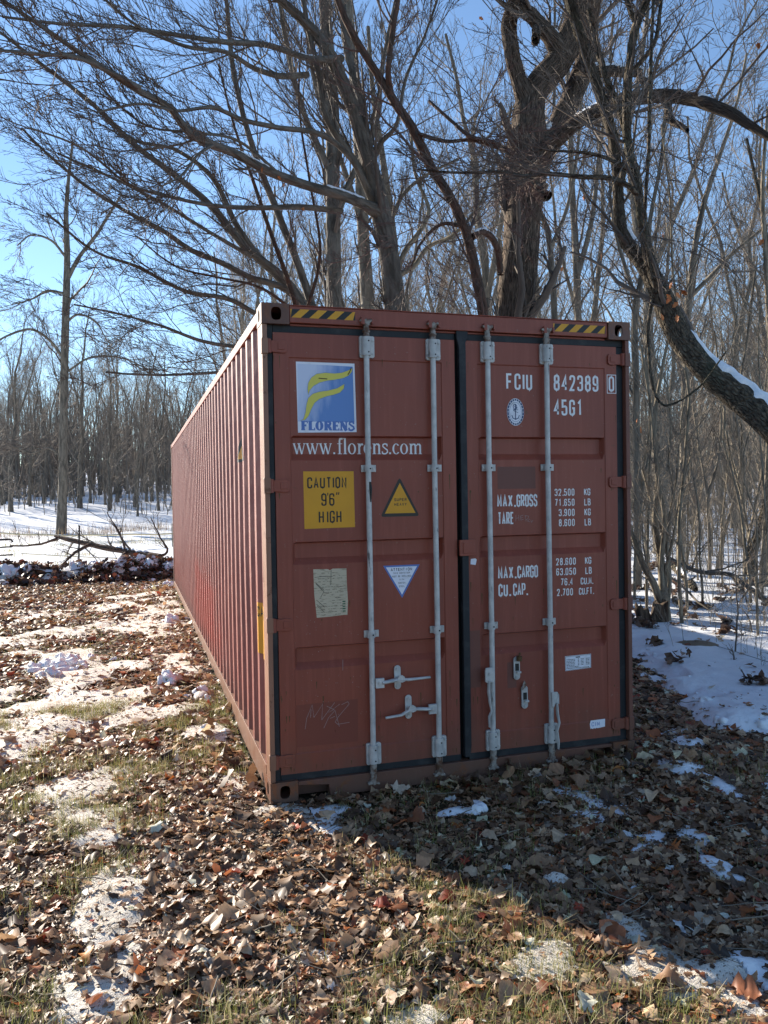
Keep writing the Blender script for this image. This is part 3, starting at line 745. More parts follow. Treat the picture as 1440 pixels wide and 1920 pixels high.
# left door
mb = MB(); YB = YP+BAND
def serif(mb, glyph, x, z, s, y, m=0, bold=1.0, cap=False):
    """roman letters built from thick and thin strokes plus serifs; s = x-height (cap height for capitals)"""
    T, t, sf = (.105*bold, .04*bold, .028*bold)
    if cap: T, t, sf = .19, .075, .06
    def st(pts, w): put_ribbon(mb, [(x+a*s, z+b*s) for a, b in pts], False, w*s, y, m)
    def bar_(a, b, zc, w=None): st([(a, zc), (b, zc)], w or sf)
    def ringe(cx, rx, a0, a1, n=22):
        n_ = n; Lo = []; Li = []
        for k in range(n_):
            a = a0+(a1-a0)*k/(n_-1); Lo.append((x+(cx+rx*math.cos(a))*s, z+(.5+.52*math.sin(a))*s)); Li.append((x+(cx+(rx-2*T*.95)*math.cos(a))*s, z+(.5+(.52-2*t*.8)*math.sin(a))*s))
        _dy[0] = (_dy[0]+1) % 7; yy = y-_dy[0]*.00012
        mb.add([(p[0], yy, p[1]) for p in Lo]+[(p[0], yy, p[1]) for p in Li], [(i, n_+i, n_+i+1, i+1) for i in range(n_-1)], m)
    g = glyph
    if g == 'w':
        st([(.10, 1), (.42, 0)], T*.8); st([(.42, 0), (.66, .98)], t); st([(.60, 1), (.92, 0)], T*.8); st([(.92, 0), (1.2, .98)], t)
        bar_(-.04, .26, 1-sf); bar_(.48, .78, 1-sf); bar_(1.08, 1.32, 1-sf); return 1.38
    if g == 'f': st([(.34, 0), (.34, 1.25), (.40, 1.42), (.56, 1.47), (.66, 1.38)], T*.85); bar_(.10, .62, 1-sf); bar_(.14, .58, sf); return .62
    if g == 'l': st([(.30, 0), (.30, 1.5)], T); st([(.10, 1.46), (.3, 1.46)], sf); bar_(.10, .50, sf); return .58
    if g == 'o': ringe(.46, .44, 0, 2*math.pi); return .98
    if g == 'r': st([(.26, 0), (.26, 1)], T); bar_(.06, .46, sf); bar_(.06, .26, 1-sf); st([(.34, .70), (.46, .92), (.60, .94), (.66, .84)], T*.75); return .72
    if g == 'e': ringe(.44, .42, 0.05, 2*math.pi-.65); bar_(.12, .84, .52, t); return .92
    if g == 'n':
        st([(.26, 0), (.26, 1)], T); bar_(.06, .46, sf); bar_(.06, .26, 1-sf); st([(.34, .8), (.5, .97), (.68, .95)], t*1.3); st([(.64, .97), (.80, .82), (.80, 0)], T*.95); bar_(.62, 1.0, sf); return 1.06
    if g == 's': st([(.62, .74), (.60, .93), (.38, .985), (.18, .92), (.14, .74), (.38, .55), (.62, .40), (.66, .2), (.48, .05), (.28, .02), (.10, .08), (.08, .26)], .062*bold); return .76
    if g == 'c': ringe(.44, .42, .70, 2*math.pi-.70); return .86
    if g == 'm':
        st([(.26, 0), (.26, 1)], T); bar_(.06, .46, sf); bar_(.06, .26, 1-sf)
        for a in (.34, .88): st([(a, .8), (a+.14, .97), (a+.30, .95)], t*1.3); st([(a+.28, .97), (a+.42, .82), (a+.42, 0)], T*.95); bar_(a+.24, a+.60, sf)
        return 1.6
    if g == '.': st([(.18, 0), (.18, .17)], .09*bold); return .42
    # bold capitals
    if g == 'F': st([(.26, 0), (.26, 1)], T); bar_(.05, .78, 1-sf); st([(.76, .74), (.76, 1)], sf); bar_(.3, .58, .52, t); st([(.58, .40), (.58, .64)], sf); bar_(.05, .5, sf); return .84
    if g == 'L': st([(.26, 0), (.26, 1)], T); bar_(.05, .5, 1-sf); bar_(.05, .78, sf); st([(.76, .0), (.76, .28)], sf); return .84
    if g == 'O': ringe(.48, .47, 0, 2*math.pi); return 1.0
    if g == 'R': st([(.26, 0), (.26, 1)], T); bar_(.05, .6, 1-sf); st([(.5, .96), (.72, .9), (.76, .74), (.68, .58), (.3, .52)], T*.7); st([(.5, .5), (.68, .3), (.80, .06)], T*.8); bar_(.05, .48, sf); bar_(.72, .96, sf); return .98
    if g == 'E': st([(.26, 0), (.26, 1)], T); bar_(.05, .8, 1-sf); st([(.79, .76), (.79, 1)], sf); bar_(.3, .6, .52, t); st([(.6, .40), (.6, .64)], sf); bar_(.05, .8, sf); st([(.79, 0), (.79, .26)], sf); return .88
    if g == 'N': st([(.20, 0), (.20, 1)], t*1.2); st([(.20, 1), (.80, 0)], T); st([(.80, 0), (.80, 1)], t*1.2); bar_(.02, .38, sf); bar_(.02, .3, 1-sf); bar_(.64, .98, 1-sf); return 1.02
    if g == 'S': st([(.66, .70), (.62, .93), (.40, .97), (.20, .90), (.16, .72), (.38, .56), (.64, .42), (.70, .22), (.50, .06), (.30, .03), (.12, .10), (.10, .32)], .10); return .82
    return .5
def serif_text(mb, s, x0, x1, z, h, y, m=0, bold=1.0, cap=False):
    tmp = MB(); w_ = sum(serif(tmp, c, 0, 0, 1, 0, 0, bold, cap) for c in s)
    k = (x1-x0)/(w_*h); b = len(mb.v); x = 0
    for c in s: x += serif(mb, c, x, 0, h, y, m, bold, cap)*h
    for i in range(b, len(mb.v)):
        p = mb.v[i]; mb.v[i] = (x0+p[0]*k, p[1], z+p[2])
serif_text(mb, 'www.florens.com', .182, .996, 2.030, .064, YB-.0006)
mb.build('lettering', M['white'], dl)
# logo sticker
mb = MB(); y = YP-.0004
poly(mb, [(.208, 2.154), (.564, 2.160), (.558, 2.569), (.203, 2.570)], y, 0)
S = lambda u, v: (.2045+.003*(1-v)+u*.356, 2.156+v*.412)       # sticker coordinates, v up
Zm = lambda a, b: S((a-343-(14*(1-(940-b)/480)))/400.0, (940-b)/478.0)
poly(mb, [Zm(358, 866), Zm(742, 866), Zm(728, 482), Zm(351, 474)], y-.0003, 1)
up_ = [(424,684),(419,645),(424,602),(445,565),(482,538),(540,529),(600,532),(650,526),(690,511),(727,492),(722,520),(700,546),(660,565),(600,578),(550,585),(500,600),(460,624),(438,650)]
lo_ = [(372,862),(393,848),(407,800),(412,750),(425,705),(455,675),(500,660),(560,650),(620,634),(672,602),(668,635),(640,665),(600,680),(550,692),(500,712),(468,740),(447,780),(430,825),(408,853)]
def fan(mb, P, y, m):           # concave ribbon shape: quads between its two edges
    mb.add([(p[0], y, p[1]) for p in P], [tuple(range(len(P)))], m)
fan(mb, [Zm(*p) for p in up_], y-.0006, 2); fan(mb, [Zm(*p) for p in lo_], y-.0006, 2)
for P in (up_, lo_): put_ribbon(mb, [Zm(*p) for p in P], True, .0010, y-.0009, 3)
put_ribbon(mb, [Zm(494, 569), Zm(553, 572)], False, .003, y-.0012, 4); put_ribbon(mb, [Zm(718, 490), Zm(706, 520), Zm(694, 540)], False, .0028, y-.0012, 4)
b = S(.05, .03); e = S(.975, .135)
serif_text(mb, 'FLORENS', b[0], e[0], b[1], .055, y-.0005, 3, 1, True)
mb.build('logo_sticker', [M['sticker_white'], M['blue'], M['lime'], M['blueprint'], M['brass']], dl)
# caution height sticker
mb = MB(); poly(mb, [(.236, 1.588), (.544, 1.591), (.541, 1.926), (.234, 1.927)], y, 0)
text(mb, 'CAUTION', .257, 1.826, .030, .066, .0385, .0085, y-.0005, 1)
x = .337
text(mb, "9", .340, 1.722, .032, .074, .04, .0085, y-.0005, 1); text(mb, "'", .3745, 1.722, .032, .080, .02, .006, y-.0005, 1); text(mb, "6", .388, 1.722, .032, .074, .04, .0085, y-.0005, 1); text(mb, '"', .426, 1.722, .030, .080, .04, .006, y-.0005, 1)
text(mb, 'H', .323, 1.620, .031, .072, .04, .0085, y-.0005, 1); text(mb, 'I', .365, 1.620, .024, .072, .09, .0085, y-.0005, 1); text(mb, 'G', .389, 1.620, .031, .072, .04, .0085, y-.0005, 1); text(mb, 'H', .430, 1.620, .031, .072, .04, .0085, y-.0005, 1)
mb.build('caution_sticker', [M['yellow'], M['ink']], dl)
# warning triangle
def rtri(a, b, c, r):
    return rounded([(*a,), (*b,), (*c,)], True, r)
mb = MB(); poly(mb, [tuple(p) for p in rtri((.704, 1.648), (.956, 1.648), (.830, 1.889), .022)], y, 1)
poly(mb, [(.733, 1.668), (.929, 1.668), (.831, 1.852)], y-.0003, 0)
text(mb, 'SUPER', .794, 1.742, .0125, .018, .0165, .0030, y-.0006, 1); text(mb, 'HEAVY', .794, 1.713, .0125, .018, .0165, .0030, y-.0006, 1)
mb.build('warning_triangle', [M['yellow'], M['darkink']], dl)
# attention triangle
mb = MB(); poly(mb, [(.716, 1.351), (.951, 1.351), (.834, 1.150)], y, 1); poly(mb, [(.733, 1.341), (.934, 1.341), (.834, 1.170)], y-.0003, 0)
text(mb, 'ATTENTION', .764, 1.316, .0125, .018, .0155, .0030, y-.0006, 2)
for s, z, n in (('THIS CONTAINER', 1.298, 14), ('MUST BE REPAIRED', 1.278, 16), ('WITH', 1.258, 4), ('CORTEN', 1.237, 6), ('STEEL', 1.216, 5)):
    p_ = .0078; text(mb, s, .834-len(s)*p_/2, z, .0060, .0105, p_, .0014, y-.0006, 2)
mb.build('attention_triangle', [M['sticker_white'], M['blueprint'], M['darkink']], dl)
# weathered plate with drawn lines
mb = MB(); poly(mb, [(.300, 1.060), (.38, 1.062), (.470, 1.068), (.487, 1.066), (.492, 1.15), (.487, 1.26), (.486, 1.346), (.40, 1.347), (.385, 1.338), (.372, 1.346), (.284, 1.348), (.287, 1.2)], y, 0)
for P in ([(.298,1.262),(.345,1.213),(.325,1.180)], [(.296,1.268),(.348,1.22)], [(.300,1.165),(.350,1.120)], [(.303,1.130),(.348,1.09)], [(.29,1.30),(.36,1.304),(.40,1.301)], [(.388,1.25),(.392,1.34)], [(.30,1.14),(.33,1.115)]):
    put_ribbon(mb, P, False, .0013, y-.0005, 1)
for k in range(5): z = 1.145-k*.0145; mb.add([(.458, y-.0005, z), (.476, y-.0005, z), (.476, y-.0005, z+.007), (.458, y-.0005, z+.007)], [(0, 1, 2, 3)], 2)
for k in range(16):
    z = 1.075+k*.0165; x = .31+rr.uniform(0, .03)
    while x < .45:
        l = rr.uniform(.006, .02)
        if rr.random() < .55: put_ribbon(mb, [(x, z), (x+l, z)], False, .0011, y-.0008, 1)
        x += l+.004
mb.build('approval_plate', [M['paper'], M['darkink'], M['green']], dl)
mb = MB(); poly(mb, [(.166, .302), (.540, .300), (.542, .556), (.166, .551)], YP-.0003); mb.build('paint_patch', M['ghost2'], dl)
mb = MB()    # scratched initials
for P in ([(.217,.405),(.228,.47),(.262,.545),(.272,.47),(.326,.545),(.318,.45)], [(.318,.45),(.40,.548)], [(.35,.53),(.395,.505),(.36,.49),(.43,.535)], [(.33,.40),(.36,.46),(.40,.50),(.425,.40)], [(.37,.455),(.40,.465)],
          [(.44,.53),(.48,.545),(.488,.53),(.42,.46),(.40,.43),(.415,.415),(.488,.42)], [(.255,.52),(.25,.47)], [(.452,.735),(.454,.80)]):
    put_ribbon(mb, P, False, .0013, YP-.0007)
for k in range(60):
    a, b = rr.uniform(.2, .62), rr.uniform(.45, 1.05); put_ribbon(mb, [(a, b), (a+rr.uniform(-.003, .003), b+rr.uniform(.001, .006))], False, rr.uniform(.0006, .0016), YP-.0007 if not (.765 < b < .9) else YP+BAND-.0007)
mb.build('scratched_writing', M['scratch'], dl)
for root, xa, xb in ((dl, .10, 1.16), (dr, 1.30, 2.32)):     # rust runs and chips
    mb = MB(); r9 = random.Random(int(xa*100))
    for k in range(46):
        a = r9.choice([xa, xb, r9.uniform(xa, xb), r9.uniform(xa, xb)])+r9.uniform(-.03, .03); b_ = r9.choice([r9.uniform(.17, .7), r9.uniform(.17, 2.7), r9.choice([2.60, 1.80, .99, .19])])
        if any(zb-.03 < b_ < zt+.03 for zt, zb in ((2.137, 2.003), (1.512, 1.390), (.891, .770))): continue
        yy = (YP if (.17 < a < 1.10 or 1.36 < a < 2.25) and .28 < b_ < 2.58 else YD)-.0003
        L9 = r9.uniform(.006, .05) if r9.random() < .6 else r9.uniform(.04, .11); w9 = r9.uniform(.0015, .0045)
        b2 = max(b_-L9, .16); mb.add([(a-w9, yy, b_), (a+w9*.6, yy, b_+.002), (a+w9*.9, yy, b_-.004), (a+w9*.25, yy, b2), (a-w9*.3, yy, b2+.002)], [(0, 4, 3, 2, 1)], 0)
    mb.build('rust_stain', M['brass'], root)
mb = MB(); x = RX[0]
mb.tube([(x+.004, YR-.018, 1.86), (x+.007, YR-.019, 1.82), (x+.006, YR-.019, 1.74)], [.006, .009, .003], 8); mb.build('tar_smear', M['ink'], dl)
# hazard stripes on the header
def hazard(x0, x1, za, zb):
    mb = MB(); y = .006-.0004; poly(mb, [(x0, za), (x1, za), (x1, zb), (x0, zb)], y, 0)
    h = zb-za; p = .105; x = x0-.045
    while x < x1:
        P = [(x, za), (x+.050, za), (x+.050+h*1.1, zb), (x+h*1.1, zb)]
        Q_ = []
        for k in range(4):       # clip against the strip ends
            a, b = P[k], P[(k+1) % 4]
            for lim, sg in (): pass
            Q_.append((min(max(a[0], x0), x1), a[1]))
        if len(set(Q_)) >= 3: poly(mb, Q_, y-.0004, 1)
        x += p
    mb.build('hazard_tape', [M['yellow'], M['ink']], box)
hazard(.171, .560, 2.820, 2.869); hazard(1.877, 2.258, 2.815, 2.865)
# stickers on the long wall, following the corrugation
def side_sheet(mb, poly_yz, m, off, ys=()):
    pass
def sidemap(off): return lambda a, b, yy: (.012+side_d(a)-off-(.0-yy), a, b)
def side_sticker(name, y0, y1, zf0, zf1, mats, m=0):
    ys = sorted(set([y0, y1]+[b_ for b_ in brk if y0 < b_ < y1])); mb = MB()
    vs = []; off = .0015
    for yy in ys: vs += [(.012+side_d(yy)-off-.006*0, yy, zf0(yy)), (.012+side_d(yy)-off, yy, zf1(yy))]
    mb.add(vs, [(2*i, 2*i+1, 2*i+3, 2*i+2) for i in range(len(ys)-1)], m); return mb
mb = side_sticker('s', .165, .475, lambda y: .80, lambda y: 1.12, None)
def stext(mb, s, ystart, z, cw, h, pitch, sw):      # reads from far to near on this wall
    def f(a, b, yy):
        a = ystart-a; return (.012+side_d(a)-.0028, a, b)
    text(mb, s, 0, z, cw, h, pitch, sw, 0, 1, f)
stext(mb, 'CAUTION', .452, 1.03, .030, .066, .0385, .0085); stext(mb, "9'6", .37, .93, .032, .070, .04, .0085); stext(mb, 'HIGH', .392, .825, .031, .072, .04, .0085)
mb.build('side_caution_sticker', [M['yellow'], M['ink']], box)
mb = side_sticker('s', 1.0, 1.34, lambda y: 2.04, lambda y: 2.05+.26*(1-abs(y-1.17)/.17), None, 1)
b = side_sticker('s', 1.05, 1.29, lambda y: 2.06, lambda y: 2.065+.18*(1-abs(y-1.17)/.12), None, 0)
mb.add([(p[0]-.0015, p[1], p[2]) for p in b.v], b.f, 0)
mb.build('side_warning_triangle', [M['yellow'], M['ink']], box)

# ---------------------------------------------------------------- trees
def nrm(a): return a/(np.linalg.norm(a, axis=-1, keepdims=True)+1e-9)
def rsn(P, R, K):          # resample a hand-placed polyline to K points with a smooth curve
    P = np.array(P, float); R = np.array(R, float); n = len(P)
    if n == 2: t = np.linspace(0, 1, K)[:, None]; return P[0]*(1-t)+P[1]*t, R[0]*(1-t[:, 0])+R[1]*t[:, 0]
    d = np.r_[0, np.cumsum(np.linalg.norm(np.diff(P, axis=0), axis=1))]; u = np.linspace(0, d[-1], K)
    T = np.gradient(P, d, axis=0); i = np.clip(np.searchsorted(d, u, 'right')-1, 0, n-2); h = (d[i+1]-d[i]); t = ((u-d[i])/h)[:, None]
    h = h[:, None]
    Q = (2*t**3-3*t**2+1)*P[i]+(t**3-2*t**2+t)*h*T[i]+(-2*t**3+3*t**2)*P[i+1]+(t**3-t**2)*h*T[i+1]
    return Q, np.interp(u, d, R)
class Tubes:
    """many tapered tubes gathered into one mesh"""
    def __init__(s): s.V = []; s.Q = []; s.U = []; s.n = 0
    def add(s, P, R, S, lumpy=0.0, tip=True):
        P = np.asarray(P, float); R = np.asarray(R, float)
        if P.ndim == 2: P = P[None]; R = R[None]
        N, K = R.shape
        T = nrm(np.gradient(P, axis=1)); ref = np.zeros((N, 1, 3)); vert = np.abs(T[:, :1, 2:3]) > .75
        ref = np.where(vert, np.array([1., .13, 0]), np.array([0, 0, 1.]))
        a = nrm(np.cross(T, np.broadcast_to(ref, T.shape))); b = np.cross(T, a)
        th = np.arange(S+1)*2*math.pi/S
        RR = R[:, :, None]*np.ones(S+1)
        if lumpy:
            for k, (f, am) in enumerate(((1.5, 1.0), (4, .6), (9, .35))):
                L = np.cumsum(np.r_[0, np.linalg.norm(np.diff(P[0], axis=0), axis=1)])
                w_ = vnoise(np.cos(th)[None, :]*1.5*(1+k)+5*k, np.sin(th)[None, :]*1.5*(1+k)+L[:, None]*f, 1, 7+k)-.5
                RR = RR*(1+lumpy*am*w_[None])
        ring = P[:, :, None]+RR[..., None]*(a[:, :, None]*np.cos(th)[:, None]+b[:, :, None]*np.sin(th)[:, None])
        V = ring.reshape(-1, 3); base = s.n+np.arange(N)[:, None, None]*K*(S+1)+np.arange(K-1)[None, :, None]*(S+1)+np.arange(S)[None, None, :]
        s.Q.append(np.stack([base, base+1, base+S+2, base+S+1], -1).reshape(-1, 4))
        L = np.concatenate([np.zeros((N, 1)), np.cumsum(np.linalg.norm(np.diff(P, axis=1), axis=2), 1)], 1)
        U = np.stack([np.broadcast_to(th[None, None]*R[:, :1, None]*1.0, (N, K, S+1)), np.broadcast_to(L[:, :, None], (N, K, S+1))], -1)
        s.U.append(U.reshape(-1, 2)); s.V.append(V); s.n += len(V)
    def build(s, name, m, parent=None, smooth=True, off=None):
        V = np.concatenate(s.V)
        if off is not None: V = V-np.asarray(off)
        return np_mesh(name, V, np.concatenate(s.Q), mats=[m], parent=parent, smooth=smooth, uv=np.concatenate(s.U))
def spawn(P, R, n, lf, ang=(30, 60), up=.15, curl=.5, K=5, t0=.15, t1=1.0, rr=.45, rmin=.003, wig=.12, rng=RNG, bias=None, lens=None, taper=.75):
    """n children on each parent polyline. P (N,K,3), R (N,K); lf = length as a fraction of the parent's length (lo, hi)"""
    N, Kp = R.shape
    t = (t0+(t1-t0)*(np.arange(n)[None]+rng.random((N, n)))/n); x = t*(Kp-1); i = np.clip(x.astype(int), 0, Kp-2); f = (x-i)[..., None]
    I = np.arange(N)[:, None]
    o = P[I, i]*(1-f)+P[I, i+1]*f; r = R[I, i]*(1-f[..., 0])+R[I, i+1]*f[..., 0]
    d = nrm(P[I, i+1]-P[I, i]); rv = nrm(rng.normal(size=d.shape))
    side = nrm(np.cross(d, rv)); a = np.radians(rng.uniform(*ang, size=(N, n)))[..., None]
    dd = nrm(d*np.cos(a)+side*np.sin(a)+np.array([0, 0, up])+(0 if bias is None else np.array(bias)))
    Lp = np.linalg.norm(np.diff(P, axis=1), axis=2).sum(1)[:, None]
    L = (Lp*rng.uniform(*lf, size=(N, n))*(1.1-.55*t)) if lens is None else rng.uniform(*lens, size=(N, n))*(1.1-.45*t)
    u = np.linspace(0, 1, K)[None, None, :, None]
    end = nrm(dd*(1-curl)+d*curl*.6+np.array([0, 0, up*curl*1.6])) if curl > 0 else dd
    C = o[..., None, :]+L[..., None, None]*(u*dd[..., None, :]*(1-u*.5)+u*u*.5*end[..., None, :])
    wv = rng.normal(size=(N, n, K, 3))*wig*L[..., None, None]/K; wv[:, :, 0] = 0
    C = C+np.cumsum(wv, 2)*.6
    rc = np.maximum(r*rng.uniform(rr*.7, rr*1.15, size=(N, n)), rmin)
    Rc = np.maximum(rc[..., None]*(1-taper*u[..., 0]), rmin*.75)
    return C.reshape(-1, K, 3), Rc.reshape(-1, K)
def px_path(pts, sc_=1.0):          # [(px, py, D, width_px)] -> 3-D points and radii at those distances
    P = [at(p[0], p[1], p[2]) for p in pts]; R = [max(.004, p[3]*.5*np.linalg.norm(P[i]-CAMP)/FPX*sc_) for i, p in enumerate(pts)]
    return np.array(P), np.array(R)
def snow_cap(P, R, i0, i1, parent, wid=.52, th=.28, seed=1):
    """a ridge of snow lying along the upper side of a limb"""
    P = np.asarray(P)[i0:i1]; R = np.asarray(R)[i0:i1]
    n = len(P)*6; P, R = rsn(P, R, n); T = nrm(np.gradient(P, axis=0)); side = nrm(np.cross(T, [0, 0, 1.])); upv = np.cross(side, T); upv *= np.sign(upv[:, 2:3])
    V = []; rr_ = np.random.default_rng(seed)
    edge = np.minimum(1, np.minimum(np.arange(n), n-1-np.arange(n))/3.0)
    no = .55+.9*vnoise(np.arange(n)*.35, np.zeros(n)+seed, 1, seed)
    no2 = vnoise(np.arange(n)*.45, np.zeros(n)+seed+9, 1, seed+2)
    off = (vnoise(np.arange(n)*.3, np.zeros(n)+seed+5, 1, seed)-.5)*.3
    m = 7
    for i in range(n):
        for k in range(m):
            a = math.pi*(k/(m-1)-.5)*wid*(.35+.65*edge[i])*(.45+.95*no2[i])+off[i]
            top = (1+th*edge[i]*no[i]*math.cos(math.pi*(k/(m-1)-.5))**.6) if 0 < k < m-1 else .97
            V.append(P[i]+R[i]*top*(upv[i]*math.cos(a)+side[i]*math.sin(a)))
    Q = [(i*m+k, (i+1)*m+k, (i+1)*m+k+1, i*m+k+1) for i in range(n-1) for k in range(m-1)]
    np_mesh('snow_cap', np.array(V), Q, mats=[M['snow']], parent=parent, smooth=True)
def crown(tubes, P, R, plan, rng, K=5):
    """recursive side growth: plan = list of dicts for spawn"""
    for k, kw in enumerate(plan):
        kw = dict(kw); S = kw.pop('S', 3); kw.setdefault('K', K); kw['rng'] = rng
        P, R = spawn(P, R, **kw); tubes.add(P, R, S)
    return P, R

def hero(name, label, base, limbs, m_bark, m_twig, plan, S=12, K=26, seed=1, lumpy=.16, caps=(), ws=.7, cat='tree', only=None):
    """a tree with hand-placed trunk and limbs and grown side branches"""
    rng = np.random.default_rng(seed)
    root = empty(name, base); tag(root, label, cat); off = root.location
    tr = Tubes(); G = []
    for li, L in enumerate(limbs):
        P, R = px_path(L, ws); P, R = rsn(P, R, K)
        big = R.max() > .05
        if li:                      # small natural wander of the limbs
            P = P+np.cumsum(rng.normal(size=P.shape)*.10*R.mean(), 0)*np.linspace(0, 1, K)[:, None]
        tr.add(P, R, S if big else 8, lumpy if big else .08); G.append((P, R))
    tr.build('trunk', m_bark, root, off=base)
    for ci, (li, a, b) in enumerate(caps):
        P, R = G[li]; snow_cap(P-np.array(base), R, int(a*K), max(int(a*K)+3, int(b*K)), root, seed=seed*10+ci)
    cr = Tubes()
    sel = [g for k, g in enumerate(G) if (only is None or k in only)]
    P = np.stack([g[0] for g in sel]); R = np.stack([g[1] for g in sel])
    crown(cr, P, R, plan, rng)
    cr.build('crown', m_twig, root, off=base)
    return root, G
def gp(px, D): x, y = gat(px, D); return (float(x), float(y), float(ground_h(x, y)))
TW = dict(rmin=.0042)
def plan_(l1=(.8, 2.6), n1=9, n2=7, n3=5, up=.25, t0=.2, bias=None, rm=1.0):
    return [dict(n=int(n1*1.15), lf=(0, 0), lens=l1, ang=(25, 65), up=up, curl=.5, K=7, t0=t0, rr=.34, rmin=.009*rm, wig=.22, S=5, bias=bias, taper=.7),
            dict(n=n2, lf=(.22, .60), ang=(25, 60), up=up*.6, curl=.4, K=6, t0=.1, rr=.55, rmin=.0056*rm, wig=.22, S=3, bias=bias),
            dict(n=n3+1, lf=(.25, .65), ang=(20, 60), up=up*.5, curl=.3, K=5, t0=.1, rr=.7, rmin=.0040*rm, wig=.25, S=3),
            dict(n=2, lf=(.3, .75), ang=(20, 55), up=up*.4, curl=.3, K=4, t0=.15, rr=.8, rmin=.0034*rm, wig=.25, S=3)]
b = gp(965, 14.5)
oak, G = hero('oak_tree', 'massive oak with deeply furrowed bark rising behind the container, broken stub limbs at the top', b,
 [[(962, 935+180, 14.5, 118), (966, 700, 14.5, 104), (968, 590, 14.5, 98), (978, 450, 14.4, 92), (985, 330, 14.3, 100), (990, 240, 14.2, 78), (1000, 170, 14.2, 66), (1040, 125, 14.1, 62), (1075, 60, 14.1, 64), (1110, -30, 14.0, 60), (1125, -150, 14.0, 50)],
  [(990, 260, 14.2, 60), (1022, 262, 14.4, 44), (1058, 205, 14.6, 50), (1082, 140, 14.7, 50), (1098, 60, 14.8, 46), (1100, -60, 15, 40)],
  [(1000, 215, 14.2, 60), (972, 150, 14.0, 34), (956, 90, 13.9, 36), (950, 40, 13.9, 36), (968, -10, 13.9, 30), (990, -90, 13.9, 26)],
  [(985, 330, 14.3, 90), (1010, 300, 14.0, 62), (1045, 258, 13.7, 40), (1090, 225, 13.3, 32), (1130, 205, 13.0, 30), (1200, 188, 12.6, 30), (1280, 190, 12.3, 30), (1345, 215, 12.0, 26), (1400, 250, 11.8, 18), (1450, 290, 11.7, 12), (1520, 330, 11.6, 8)],
  [(1060, 110, 14.1, 50), (1030, 70, 13.9, 34), (1000, 40, 13.8, 30), (970, 5, 13.7, 28), (940, -40, 13.6, 24)],
  [(1018, 60, 13.9, 24), (1006, 52, 13.6, 22), (1002, 62, 13.4, 20)],
  [(1085, 130, 14.3, 30), (1125, 133, 14.0, 26), (1170, 130, 13.8, 24), (1215, 138, 13.6, 22), (1226, 160, 13.5, 18)],
  [(1018, 350, 14.0, 24), (1010, 352, 13.6, 30), (1022, 356, 13.45, 22)],
  [(1250, 190, 12.3, 20), (1258, 230, 12.2, 16), (1285, 243, 12.1, 12)]],
 M['bark_oak'], M['twig'], plan_((.8, 3.0), 8, 7, 4, .2), S=22, K=40, seed=4, lumpy=.22,
 caps=[(3, .24, .42), (3, .55, .66), (6, .2, .95), (2, .12, .34), (1, .10, .2), (4, .1, .3)], only=(0, 1, 3, 4))
b = gp(748, 15.2)
